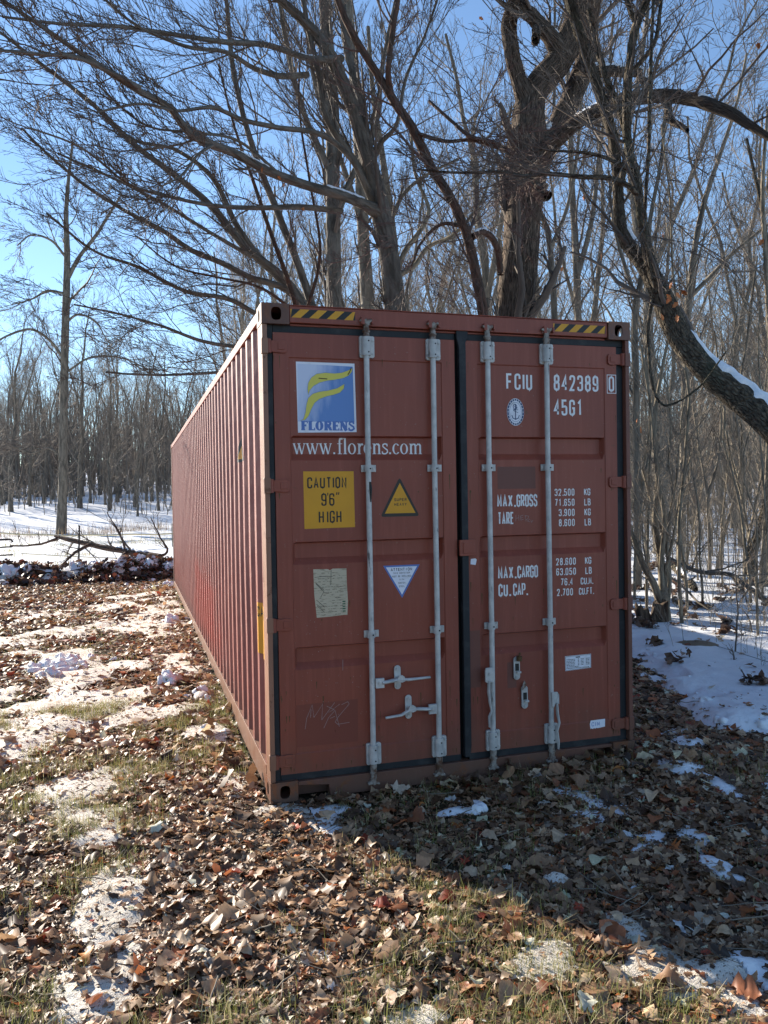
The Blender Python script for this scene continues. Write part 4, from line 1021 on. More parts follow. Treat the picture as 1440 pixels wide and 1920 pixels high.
hero('maple_tree', 'grey multi-stemmed maple behind the container whose long low limbs sweep out to the left', b,
 [[(752, 1100, 15.2, 70), (748, 700, 15.2, 62), (742, 580, 15.2, 58), (728, 470, 15.1, 52), (712, 390, 15.0, 52), (690, 300, 14.8, 42), (668, 220, 14.6, 34), (640, 150, 14.4, 32), (605, 80, 14.2, 28), (560, 30, 14.0, 22), (500, -20, 13.8, 16)],
  [(712, 400, 15.0, 40), (684, 384, 14.6, 26), (640, 366, 14.0, 25), (570, 345, 13.4, 23), (500, 318, 12.8, 22), (440, 284, 12.3, 21), (400, 268, 12.0, 20), (352, 240, 11.6, 19), (330, 205, 11.4, 17), (262, 165, 11.0, 15), (180, 110, 10.6, 12), (100, 50, 10.2, 10), (30, 0, 10.0, 8), (-60, -60, 9.8, 6)],
  [(262, 165, 11.0, 13), (200, 132, 10.7, 11), (150, 110, 10.5, 10), (70, 102, 10.2, 8), (-20, 96, 10.0, 6)],
  [(715, 420, 15.1, 34), (690, 350, 14.9, 26), (668, 310, 14.7, 20), (640, 270, 14.5, 18), (610, 220, 14.3, 16), (596, 150, 14.2, 14), (575, 60, 14.1, 12), (560, -40, 14, 10)],
  [(728, 470, 15.0, 34), (718, 380, 15.2, 28), (692, 290, 15.3, 24), (676, 190, 15.4, 22), (650, 90, 15.6, 18), (640, -40, 15.8, 14)],
  [(700, 380, 14.9, 20), (660, 300, 14.2, 14), (600, 252, 13.4, 13), (520, 240, 12.8, 12), (450, 225, 12.2, 11), (400, 205, 11.8, 9), (330, 212, 11.4, 7), (260, 200, 11, 6), (180, 215, 10.8, 5)],
  [(640, 396, 14.4, 16), (560, 388, 13.8, 14), (480, 390, 13.2, 12), (400, 386, 12.6, 10), (320, 370, 12.0, 8), (250, 350, 11.6, 6), (150, 275, 11, 5), (60, 240, 10.8, 4)],
  [(640, 110, 14.4, 18), (580, 110, 13.7, 14), (500, 85, 13.0, 13), (420, 80, 12.3, 12), (330, 66, 11.7, 10), (230, 50, 11.2, 9), (120, 44, 10.6, 7), (0, 28, 10.2, 5)],
  [(576, 140, 14.2, 14), (520, 142, 13.4, 14), (470, 125, 12.8, 11), (430, 100, 12.3, 10), (340, 85, 11.7, 8), (240, 40, 11.2, 6), (170, -20, 11, 5)],
  [(700, 300, 15, 14), (712, 270, 14.6, 13), (740, 240, 14.3, 10), (760, 150, 14.1, 8), (800, 60, 14, 6), (830, -30, 14, 5)],
  [(560, 345, 13.4, 9), (530, 330, 13.0, 8), (440, 262, 12.4, 7), (360, 250, 12, 6), (270, 236, 11.6, 5), (180, 160, 11.2, 4)],
  [(402, 270, 12.0, 9), (372, 290, 11.7, 7), (340, 330, 11.5, 6), (300, 352, 11.3, 4)]],
 M['bark_grey'], M['twig'], plan_((.7, 2.6), 11, 8, 5, .30, .18, (-.22, 0, .1)), S=14, K=34, seed=5, lumpy=.10,
 caps=[(1, .06, .26), (1, .38, .48), (0, .41, .44), (7, .12, .2)])
b = gp(655, 19)
hero('maple_tree', 'maple leaning left behind the container with a fan of low sweeping boughs', (b[0]-1.2, b[1], b[2]),
 [[(600, 1000, 18.5, 36), (590, 640, 18.3, 32), (560, 560, 18.1, 30), (505, 500, 17.8, 26), (465, 470, 17.5, 20), (400, 390, 17.2, 17), (330, 330, 16.8, 15), (250, 270, 16.4, 12), (180, 200, 16, 10), (90, 130, 15.6, 8), (0, 60, 15.2, 6)],
  [(590, 610, 18.2, 24), (540, 545, 17.9, 18), (470, 520, 17.4, 16), (410, 490, 17.0, 14), (360, 470, 16.6, 13), (300, 430, 16.2, 11), (240, 400, 15.9, 9), (160, 350, 15.5, 8), (100, 300, 15.2, 6), (40, 240, 15, 5)],
  [(585, 640, 18.2, 20), (500, 600, 17.6, 14), (430, 560, 17.0, 12), (350, 545, 16.5, 10), (260, 500, 16.1, 8), (180, 470, 15.7, 6), (90, 400, 15.2, 5)],
  [(600, 620, 18.4, 24), (560, 500, 18.2, 20), (520, 400, 18.0, 18), (480, 300, 17.8, 15), (450, 200, 17.6, 13), (430, 100, 17.5, 11), (420, 0, 17.4, 9), (410, -90, 17.3, 7)],
  [(560, 560, 18.1, 22), (520, 520, 17.9, 17), (445, 425, 17.6, 15), (395, 330, 17.3, 12), (330, 280, 17, 9), (250, 260, 16.7, 7), (190, 210, 16.4, 5)],
  [(590, 660, 18.3, 18), (520, 640, 17.8, 12), (450, 650, 17.3, 10), (380, 640, 16.9, 9), (300, 610, 16.4, 7), (230, 590, 16.0, 5), (140, 570, 15.6, 4)],
  [(600, 700, 18.3, 18), (510, 690, 17.7, 10), (400, 700, 17.1, 8), (300, 705, 16.5, 6), (200, 700, 16, 5)],
  [(470, 480, 17.5, 12), (400, 440, 17, 9), (300, 380, 16.5, 8), (200, 330, 16, 6), (110, 290, 15.6, 5)]],
 M['bark_grey'], M['twig'], plan_((.8, 2.8), 10, 8, 5, .22, .2, (-.3, 0, .05)), S=10, K=30, seed=6, lumpy=.10, caps=[(1, .25, .4), (5, .2, .35)])
b = gp(905, 13.0)
hero('cherry_tree', 'slim reddish-barked tree leaning to the left in front of the massive oak', b,
 [[(930, 1150, 13.0, 34), (916, 700, 13.0, 30), (906, 590, 13.0, 28), (890, 500, 12.9, 26), (872, 430, 12.8, 25), (845, 370, 12.7, 24), (805, 310, 12.6, 24), (780, 250, 12.5, 22), (745, 200, 12.4, 21), (715, 150, 12.3, 19), (670, 80, 12.2, 17), (640, 20, 12.1, 15), (615, -60, 12, 12)],
  [(735, 185, 12.4, 16), (728, 140, 12.2, 14), (732, 90, 12.1, 13), (742, 20, 12, 12), (750, -60, 12, 10)],
  [(780, 250, 12.5, 11), (840, 265, 12.2, 9), (880, 262, 12, 9), (930, 275, 11.8, 9), (960, 290, 11.7, 9), (990, 318, 11.6, 8)],
  [(805, 190, 12.3, 8), (850, 230, 12, 8), (880, 255, 11.9, 9), (930, 270, 11.8, 10), (965, 290, 11.7, 9), (995, 325, 11.6, 7)],
  [(885, 445, 12.8, 16), (905, 435, 13.1, 15), (925, 445, 13.3, 17), (940, 470, 13.5, 18), (946, 520, 13.6, 16)],
  [(870, 425, 12.8, 12), (830, 420, 12.6, 9), (790, 455, 12.5, 7), (770, 500, 12.4, 5)]],
 M['bark_red'], M['twig_red'], plan_((.6, 2.2), 8, 7, 5, .2, .3), S=12, K=30, seed=8, lumpy=.14, caps=[(4, .1, .6)], only=(0, 1, 2, 3, 5))
b = gp(1790, 9.3)
hero('leaning_tree', 'thick scaly-barked trunk leaning in from the right edge, snow along its upper side', b,
 [[(1800, 1230, 9.3, 92), (1640, 1010, 9.3, 84), (1520, 880, 9.3, 76), (1440, 788, 9.3, 70), (1375, 735, 9.3, 64), (1318, 690, 9.3, 58), (1270, 625, 9.3, 52), (1240, 555, 9.3, 46), (1212, 500, 9.3, 40), (1176, 455, 9.3, 34), (1164, 425, 9.3, 28), (1160, 370, 9.3, 24), (1156, 310, 9.3, 24), (1148, 250, 9.3, 24), (1128, 185, 9.2, 22), (1108, 125, 9.2, 20), (1084, 55, 9.1, 20), (1068, 0, 9.1, 19), (1050, -80, 9, 16)],
  [(1250, 580, 9.3, 36), (1222, 500, 9.2, 26), (1208, 440, 9.1, 22), (1200, 380, 9.0, 21), (1192, 330, 9.0, 20), (1178, 270, 9.0, 19), (1177, 180, 8.9, 18), (1186, 110, 8.9, 17), (1196, 50, 8.9, 17), (1218, -10, 8.9, 15), (1240, -90, 8.9, 12)],
  [(1164, 345, 9.2, 16), (1176, 270, 9.3, 14), (1160, 200, 9.4, 14), (1136, 140, 9.4, 14), (1122, 80, 9.5, 13), (1110, 20, 9.5, 12)],
  [(1198, 370, 9.0, 13), (1180, 350, 8.9, 12), (1150, 336, 8.9, 12), (1090, 332, 8.9, 11), (1020, 326, 8.9, 9), (985, 330, 8.9, 9), (940, 322, 9, 8), (860, 324, 9, 6), (780, 318, 9.1, 5)],
  [(1192, 330, 9, 10), (1165, 310, 8.9, 9), (1110, 288, 8.9, 8), (1060, 283, 8.9, 6), (1010, 280, 9, 4)],
  [(1196, 50, 8.9, 12), (1182, 20, 8.9, 11), (1170, -40, 8.9, 9)],
  [(1190, 130, 8.9, 10), (1225, 85, 8.8, 9), (1238, 20, 8.8, 7), (1244, -60, 8.8, 5)],
  [(1226, 540, 9.3, 9), (1215, 640, 9.1, 8), (1250, 760, 9.0, 6), (1305, 730, 8.9, 5), (1360, 660, 8.8, 3)],
  [(1225, 0, 8.8, 6), (1219, 160, 8.7, 8), (1216, 300, 8.7, 8), (1210, 420, 8.8, 7), (1222, 520, 9, 6)]],
 M['bark_scaly'], M['twig'], plan_((.5, 2.2), 9, 7, 4, .15, .30, None, .8), ws=.76, S=20, K=44, seed=9, lumpy=.22, caps=[(0, .05, .50), (0, .61, .67), (1, .06, .2)], only=(0, 1, 2, 3, 4, 5, 6, 8))
# trees standing close together behind the container, each with its own bole
def simple(label, px, D, path, bk='bark_grey', tw='twig', seed=1, n=8, l=(1.0, 3.2), name='bare_tree', up=.3, t0=.2, rm=1.0, caps=(), n2=7, n3=5, ws=.72):
    b = gp(px, D); hero(name, label, b, path, M[bk], M[tw], plan_(l, n, n2, n3, up, t0, None, rm), S=10, K=26, seed=seed, caps=caps, ws=ws)
simple('straight dark trunk behind the container, seen through the maple stems', 625, 20, [[(622, 1060, 20, 40), (626, 580, 20, 38), (624, 380, 20, 34), (622, 200, 20, 32), (612, 60, 20, 28), (605, -60, 20, 24)], [(624, 420, 20, 20), (660, 330, 20, 14), (700, 250, 20, 12), (716, 120, 20, 10), (740, 0, 20, 8)], [(622, 330, 20, 18), (570, 210, 19.6, 13), (540, 80, 19.4, 11), (520, -50, 19, 8)]], seed=21, n=12)
simple('pale upright trunk just right of the straight dark one behind the container', 690, 23, [[(694, 1040, 23, 36), (690, 580, 23, 34), (680, 420, 23, 30), (672, 250, 23, 26), (660, 100, 23, 22), (650, -60, 23, 18)], [(682, 430, 23, 18), (640, 300, 23, 12), (590, 160, 23, 10), (570, 0, 23, 7)]], bk='bark_far', seed=22, n=12)
simple('crooked pale-barked tree with wide-spread arms left of the slim reddish tree', 735, 21, [[(745, 1060, 21, 30), (735, 560, 21, 30), (738, 480, 21, 26), (728, 380, 21, 22), (718, 300, 21, 15), (700, 180, 21, 11), (690, 50, 21, 8)], [(738, 540, 21, 16), (760, 470, 21, 13), (790, 430, 21, 12), (804, 400, 21, 10), (780, 330, 21, 8), (770, 220, 21, 6)], [(740, 520, 21, 14), (775, 500, 21, 13), (800, 465, 21, 12), (850, 440, 20.5, 9), (900, 380, 20, 7), (930, 280, 20, 5)], [(730, 420, 21, 12), (760, 360, 21, 9), (800, 330, 21, 8), (860, 300, 21, 6)]], bk='bark_pale', seed=23, n=9)
simple('thin forked tree behind the right half of the container, right of the massive oak', 1035, 18, [[(1040, 1080, 18, 18), (1040, 600, 18, 17), (1034, 500, 18, 15), (1024, 420, 18, 13), (1010, 390, 18, 12), (1030, 300, 18, 9), (1040, 160, 18, 7), (1040, 0, 18, 5)], [(1030, 470, 18, 10), (1060, 400, 18, 9), (1080, 300, 18, 8), (1090, 180, 18, 6), (1110, 60, 18, 4)]], bk='bark_far', seed=24, n=9)
simple('upright tree with twin stems between the oak and the leaning trunk', 1085, 22, [[(1088, 1050, 22, 20), (1084, 600, 22, 19), (1080, 480, 22, 17), (1072, 350, 22, 15), (1068, 220, 22, 12), (1062, 80, 22, 9), (1060, -40, 22, 6)], [(1082, 520, 22, 14), (1108, 420, 22, 12), (1122, 300, 22, 10), (1140, 170, 22, 8), (1150, 30, 22, 6)]], bk='bark_far', seed=25, n=10)
simple('smooth grey trunk hugging the right side of the container', 1196, 15, [[(1196, 1125, 15, 19), (1195, 900, 15, 18), (1192, 700, 15, 17), (1190, 600, 15, 16), (1196, 545, 15, 15), (1212, 500, 15, 13), (1218, 420, 15, 10), (1240, 300, 15, 8), (1250, 180, 15, 6)], [(1192, 560, 15, 10), (1172, 500, 15, 9), (1150, 420, 15, 7), (1140, 320, 15, 5)]], seed=26, n=7, l=(.6, 2.0), bk='bark_far', t0=.35)
simple('slanting dark tree at the right, rising from the snow toward the upper right', 1290, 19, [[(1275, 1060, 19, 20), (1280, 900, 19, 18), (1285, 700, 19, 17), (1292, 560, 19, 17), (1302, 470, 19, 14), (1320, 380, 19, 12), (1350, 290, 19, 9), (1380, 200, 19, 7), (1400, 100, 19, 5)], [(1292, 560, 19, 11), (1330, 520, 19, 10), (1380, 470, 19, 8), (1440, 420, 19, 6), (1500, 370, 19, 5)], [(1290, 640, 19, 9), (1250, 560, 19, 8), (1230, 480, 19, 7), (1240, 380, 19, 5)]], seed=27, n=9, bk='bark_far')
simple('dark leaning trunk near the right edge beside a pale straight one', 1415, 15.5, [[(1404, 1080, 15.5, 26), (1412, 1030, 15.5, 22), (1428, 980, 15.5, 19), (1446, 900, 15.5, 17), (1460, 780, 15.5, 15), (1450, 600, 15.5, 12), (1430, 400, 15.5, 9), (1400, 260, 15.5, 6)]], seed=28, n=8, l=(.6, 1.8), bk='bark_scaly')
simple('pale straight trunk at the right edge beside the dark leaning one', 1432, 14.6, [[(1430, 1098, 14.6, 18), (1436, 1000, 14.6, 16), (1442, 850, 14.6, 15), (1446, 700, 14.6, 14), (1438, 520, 14.6, 12), (1430, 350, 14.6, 9), (1440, 200, 14.6, 6)]], seed=29, n=7, l=(.6, 1.8), bk='bark_pale', tw='twig_pale')
simple('slender tree with a bent stem, just left of the dark leaning trunk', 1350, 16.5, [[(1345, 1070, 16.5, 11), (1358, 1000, 16.5, 9), (1376, 940, 16.5, 8), (1388, 880, 16.5, 7), (1380, 780, 16.5, 6), (1400, 640, 16.5, 5), (1420, 480, 16.5, 4)]], seed=30, n=7, l=(.4, 1.3), bk='bark_far', rm=.8)
simple('thin upright tree with a forked top standing in the snow at the right', 1332, 15.5, [[(1331, 1085, 15.5, 9), (1330, 1000, 15.5, 8), (1328, 930, 15.5, 7.5), (1345, 870, 15.5, 6), (1352, 760, 15.5, 5), (1340, 620, 15.5, 4)], [(1329, 940, 15.5, 6), (1315, 860, 15.5, 5), (1300, 760, 15.5, 4)]], seed=31, n=7, l=(.4, 1.3), bk='bark_far', rm=.8)
simple('leafless sapling clump leaning over the yard from behind the container roof', 560, 17, [[(585, 1080, 17, 16), (570, 640, 17, 14), (545, 540, 16.8, 12), (505, 430, 16.5, 10), (475, 340, 16.3, 8), (440, 240, 16, 6), (410, 120, 16, 4)], [(570, 600, 17, 10), (600, 480, 16.8, 8), (580, 340, 16.6, 6), (560, 200, 16.5, 5), (565, 60, 16.5, 4)], [(560, 590, 17, 9), (490, 540, 16.6, 7), (410, 520, 16.2, 6), (330, 500, 15.9, 5), (250, 440, 15.6, 3)]], seed=32, n=9, l=(.6, 2.2), bk='bark_red', tw='twig_red')
simple('lone tall tree with upright bole and drooping side boughs in the snowy field', 115, 47, [[(115, 1002, 47, 20), (117, 940, 47, 17), (119, 800, 47, 15.5), (121, 680, 47, 14), (124, 560, 47, 13), (126, 470, 47, 11), (124, 400, 47, 8), (128, 340, 47, 6), (136, 270, 47, 4)], [(128, 520, 47, 8), (150, 480, 47, 7), (180, 440, 47, 6), (205, 400, 47, 5), (228, 365, 47, 3)],
 [(117, 670, 47, 6), (95, 640, 47, 5), (60, 618, 46.5, 4.5), (25, 625, 46, 4), (-20, 650, 46, 3)], [(124, 605, 47, 5), (145, 590, 47, 4), (175, 600, 47, 3), (200, 640, 47, 2)], [(120, 550, 47, 5), (90, 545, 47, 4), (60, 560, 47, 3), (20, 570, 47, 2)], [(122, 480, 47, 5), (95, 450, 47, 4), (60, 440, 47, 3), (30, 460, 47, 2)], [(120, 860, 47, 4), (90, 840, 47, 3.5), (60, 850, 46.5, 3), (20, 835, 46, 2)], [(122, 700, 47, 4), (170, 670, 47, 3.5), (230, 672, 47, 3), (290, 700, 47, 2)]],
 bk='bark_far', tw='twig', ws=.95, seed=33, n=9, l=(1.5, 4.5), up=.1, rm=2.0, t0=.15, n2=7, n3=5)

# young stems on a cut stump by the right corner
b = gp(1232, 11.4); root = empty('stump_clump', b); tag(root, 'dark cut stump with several young stems growing from it, at the right of the container', 'tree stump')
rng = np.random.default_rng(50); tr = Tubes(); G = []
for L in ([(1248, 1168, 11.3, 22), (1243, 1100, 11.3, 15), (1238, 1040, 11.3, 12), (1228, 980, 11.3, 11), (1234, 900, 11.3, 9), (1226, 800, 11.3, 8), (1240, 700, 11.3, 6), (1270, 560, 11.3, 4)],
          [(1240, 1150, 11.3, 14), (1228, 1100, 11.2, 13), (1206, 1060, 11.1, 11), (1192, 1020, 11.0, 9), (1170, 960, 10.9, 7)],
          [(1244, 1140, 11.3, 10), (1240, 1050, 11.2, 8), (1246, 980, 11.1, 7), (1230, 880, 11.1, 6), (1222, 780, 11.1, 5), (1200, 640, 11.1, 4)],
          [(1250, 1150, 11.4, 9), (1255, 1080, 11.4, 8), (1244, 1000, 11.5, 7), (1222, 940, 11.5, 6), (1205, 880, 11.5, 4)],
          [(1242, 1090, 11.3, 6), (1262, 1010, 11.2, 5), (1275, 930, 11.1, 4), (1300, 840, 11, 3)]):
    P, R = px_path(L); P, R = rsn(P, R, 22); tr.add(P, R, 9, .15); G.append((P, R))
tr.build('stem', M['bark_pale'], root, off=b)
cr = Tubes(); crown(cr, np.stack([g[0] for g in G]), np.stack([g[1] for g in G]), plan_((.3, 1.3), 6, 5, 4, .2, .25, None, .75), rng); cr.build('twigs', M['twig_pale'], root, off=b)
mb = MB()
for (cx, cz, r, h, tl) in ((1211, 1174, .075, .27, -.16), (1232, 1176, .095, .33, .08)):
    p = at(cx, cz, 11.1); n = 18; ring0 = []; ring1 = []
    for k in range(n):
        a = 2*math.pi*k/n; q = 1+.22*math.sin(3*a+r*40)+.14*math.sin(7*a+r*90); gz = float(ground_h(p[0], p[1]))
        ring0.append((p[0]-b[0]+r*1.35*q*math.cos(a), p[1]-b[1]+r*1.35*q*math.sin(a), gz-b[2]-.05)); ring1.append((p[0]-b[0]+r*q*math.cos(a)+tl*.5, p[1]-b[1]+r*q*math.sin(a), gz-b[2]+h+tl*r*math.cos(a)*4+.03*math.sin(5*a+r*70)))
    mb.add(ring0+ring1+[(p[0]-b[0]+tl*.5, p[1]-b[1], gz-b[2]+h-.01)], [(k, (k+1) % n, n+(k+1) % n, n+k) for k in range(n)]+[(n+k, n+(k+1) % n, 2*n) for k in range(n)])
mb.build('stump', M['stump_cut'], root)

# --- the wood: a few kinds of bare tree, each standing many times
def proto_tree(kind, seed):
    rng = np.random.default_rng(seed)
    H = [19, 17, 21, 15, 18, 13][kind]; r0 = [.20, .15, .24, .11, .17, .085][kind]; K = 12
    z = np.linspace(0, 1, K); wob = np.cumsum(rng.normal(size=(K, 2))*.27, 0)*z[:, None]
    P = np.c_[wob[:, 0]+rng.normal()*1.6*z**1.5, wob[:, 1], z*H-.2]; R = r0*(1-.82*z)+.012; R[0] *= 1.35
    trunk = Tubes(); trunk.add(P, R, 8, .08); limbs = [(P, R)]
    if kind in (0, 2, 4):
        a = rng.uniform(0, 6.28); i = 5; L = H*.5
        Q = P[i]+np.linspace(0, 1, K)[:, None]*np.array([math.cos(a)*L*.35, math.sin(a)*L*.35, L*.95])+np.cumsum(rng.normal(size=(K, 3))*.1, 0)*z[:, None]
        Rq = R[i]*.7*(1-.85*z)+.01; trunk.add(Q, Rq, 7, .08); limbs.append((Q, Rq))
    cr = Tubes(); PP = np.stack([l[0] for l in limbs]); RR = np.stack([l[1] for l in limbs])
    n1 = [17, 16, 18, 16, 15, 16][kind]; fr = [.17, .13, .18, .13, .15, .16][kind]
    P1, R1 = spawn(PP, RR, n=n1, lf=(fr, fr*2.1), ang=(35, 78), up=.25, curl=.5, K=7, t0=.22 if kind != 5 else .1, rr=.38, rmin=.017, wig=.22, rng=rng); cr.add(P1, R1, 4)
    P2, R2 = spawn(P1, R1, n=8, lf=(.28, .7), ang=(30, 68), up=.15, curl=.5, K=5, t0=.12, rr=.55, rmin=.010, wig=.38, rng=rng); cr.add(P2, R2, 3)
    P3, R3 = spawn(P2, R2, n=5, lf=(.35, .85), ang=(25, 65), up=.1, curl=.3, K=4, t0=.1, rr=.7, rmin=.0075, wig=.4, rng=rng); cr.add(P3, R3, 3)
    return trunk, cr
PROTO = []
def place(src, loc, rz, s, label=None, group=None):
    r = src[0].copy(); COL.objects.link(r); r.location = loc; r.rotation_euler = (0, 0, rz); r.scale = (s, s, s)
    if label: r['label'] = label
    if group: r['group'] = group
    for ch in src[1]:
        c = ch.copy(); COL.objects.link(c); c.parent = r
    return r
LBL = {'left': 'bare grey tree standing in the snowy wood beyond the field at the left', 'mid': 'bare tree of the wood showing above the container behind the nearer trunks',
       'right': 'slim bare tree of the snowy wood to the right of the container'}
GRP = {'left': 'trees of the wood beyond the field', 'mid': 'trees of the wood behind the container', 'right': 'trees of the wood to the right'}
spots = []
rs = np.random.default_rng(77)
# boles one can tell apart on the left
for px, D, s, kd in ((20, 66, 1.0, 0), (57, 72, .95, 1), (150, 70, .95, 2), (170, 80, .9, 4), (198, 76, .85, 1), (258, 58, .8, 3), (82, 82, 1, 4), (132, 88, .9, 3), (298, 66, .85, 1), (285, 84, 1, 0), (35, 95, 1, 2), (100, 92, 1, 0), (8, 84, .9, 4), (225, 92, 1, 2), (310, 90, .9, 4)):
    spots.append((px, D, s*.78, kd))
def ok(px, D, mn):
    x, y = gat(px, D)
    return all((x-q[0])**2+(y-q[1])**2 > mn*mn for q in placed)
placed = [gat(p[0], p[1]) for p in spots]
def scatter(n, p0, p1, D0, D1, mn, kinds, s0=.75, s1=1.1, pw=1.0):
    k = 0; tries = 0
    while k < n and tries < n*40:
        tries += 1
        px = rs.uniform(p0, p1); D = D0+(D1-D0)*rs.random()**pw
        if ok(px, D, mn): spots.append((px, D, rs.uniform(s0, s1), int(rs.choice(kinds)))); placed.append(gat(px, D)); k += 1
scatter(70, -260, 420, 66, 125, 2.6, (0, 1, 2, 3, 4), .55, .85, .75)
scatter(88, 420, 1180, 26, 110, 2.0, (0, 1, 2, 3, 4), .7, 1.05)
scatter(72, 1180, 1760, 24, 110, 2.0, (0, 1, 2, 3, 4, 5, 3), .75, 1.1, 1.1)
for k in range(6):
    trunk, cr = proto_tree(k, 100+k)
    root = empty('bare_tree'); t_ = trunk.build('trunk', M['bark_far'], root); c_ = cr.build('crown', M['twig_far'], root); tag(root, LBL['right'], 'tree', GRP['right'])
    PROTO.append((root, (t_, c_)))
first = [True]*6
for (px, D, s, kd) in spots:
    x, y = gat(px, D); z = float(ground_h(x, y)); zone = 'left' if px < 420 else 'mid' if px < 1180 else 'right'
    if first[kd]:
        first[kd] = False; r = PROTO[kd][0]; r.location = (x, y, z); r.rotation_euler = (0, 0, rs.uniform(0, 6.28)); r.scale = (s, s, s); r['label'] = LBL[zone]; r['group'] = GRP[zone]
    else: place(PROTO[kd], (x, y, z), rs.uniform(0, 6.28), s, LBL[zone], GRP[zone])
# saplings: thin pale whips between the trunks on the right
def proto_sapling(seed):
    rng = np.random.default_rng(seed); K = 9; z = np.linspace(0, 1, K); H = rng.uniform(3.5, 6.5)
    P = np.c_[np.cumsum(rng.normal(size=(K, 2))*.10, 0)*z[:, None]+rng.normal(size=2)*.5*z[:, None]**2, z*H-.1]; R = .022*(1-.8*z)+.004
    T = Tubes(); T.add(P, R, 5)
    P1, R1 = spawn(P[None], R[None], n=12, lf=(.12, .34), ang=(25, 60), up=.3, curl=.4, K=6, t0=.15, rr=.5, rmin=.0055, wig=.3, rng=rng)
    C = Tubes(); C.add(P1, R1, 3); P2, R2 = spawn(P1, R1, n=5, lf=(.3, .7), ang=(25, 60), up=.2, curl=.3, K=4, rr=.7, rmin=.0042, wig=.3, rng=rng); C.add(P2, R2, 3)
    return T, C
SP = []; cnt = 0
for k in range(4):
    T, C = proto_sapling(300+k); root = empty('sapling'); a = T.build('stem', M['bark_pale'], root); c = C.build('twigs', M['twig_pale'], root)
    tag(root, 'thin pale leafless sapling among the trunks of the wood right of the container', 'sapling', 'saplings in the wood at the right'); SP.append((root, (a, c)))
for i in range(94):
    px = rs.uniform(1180, 1560); D = 12.5+26*rs.random()**1.2
    if i >= 88: px = rs.uniform(1205, 1500); D = rs.uniform(9.8, 12.6)
    x, y = gat(px, D)
    if x < 2.44+1.2: continue
    loc = (x, y, float(ground_h(x, y))); rz = rs.uniform(0, 6.28); s = rs.uniform(.6, 1.15)
    if cnt < 4: r = SP[cnt][0]; r.location = loc; r.rotation_euler = (0, 0, rz); r.scale = (s, s, s)
    else: place(SP[i % 4], loc, rz, s)
    cnt += 1
# far wood: one mass of thin boles and brush too dense to count
rng = np.random.default_rng(9); N = 2600; K = 6
pxs = rng.uniform(-420, 1900, N); Ds = rng.uniform(100, 170, N); Tm = Tubes(); P = np.zeros((N, K, 3)); R = np.zeros((N, K))
for i in range(N):
    x, y = gat(pxs[i], Ds[i]); z = np.linspace(0, 1, K); H = rng.uniform(8, 15); l = rng.normal(size=2)*1.1
    P[i] = np.c_[x+l[0]*z+np.cumsum(rng.normal(size=K)*.12)*z, y+l[1]*z, float(ground_h(x, y))-.3+z*H]; R[i] = rng.uniform(.07, .2)*(1-.85*z)+.012
Tm.add(P, R, 4)
P1, R1 = spawn(P, R, n=11, lf=(.1, .28), ang=(25, 60), up=.4, curl=.5, K=4, t0=.12, rr=.4, rmin=.022, wig=.3, rng=rng); Tm.add(P1, R1, 3)
P2, R2 = spawn(P1, R1, n=3, lf=(.3, .7), ang=(25, 60), up=.3, curl=.3, K=3, t0=.2, rr=.6, rmin=.016, wig=.3, rng=rng); Tm.add(P2, R2, 3)
o = Tm.build('distant_wood', M['twig_far']); tag(o, 'dense mass of distant bare trees along the horizon', 'distant wood', kind='stuff')

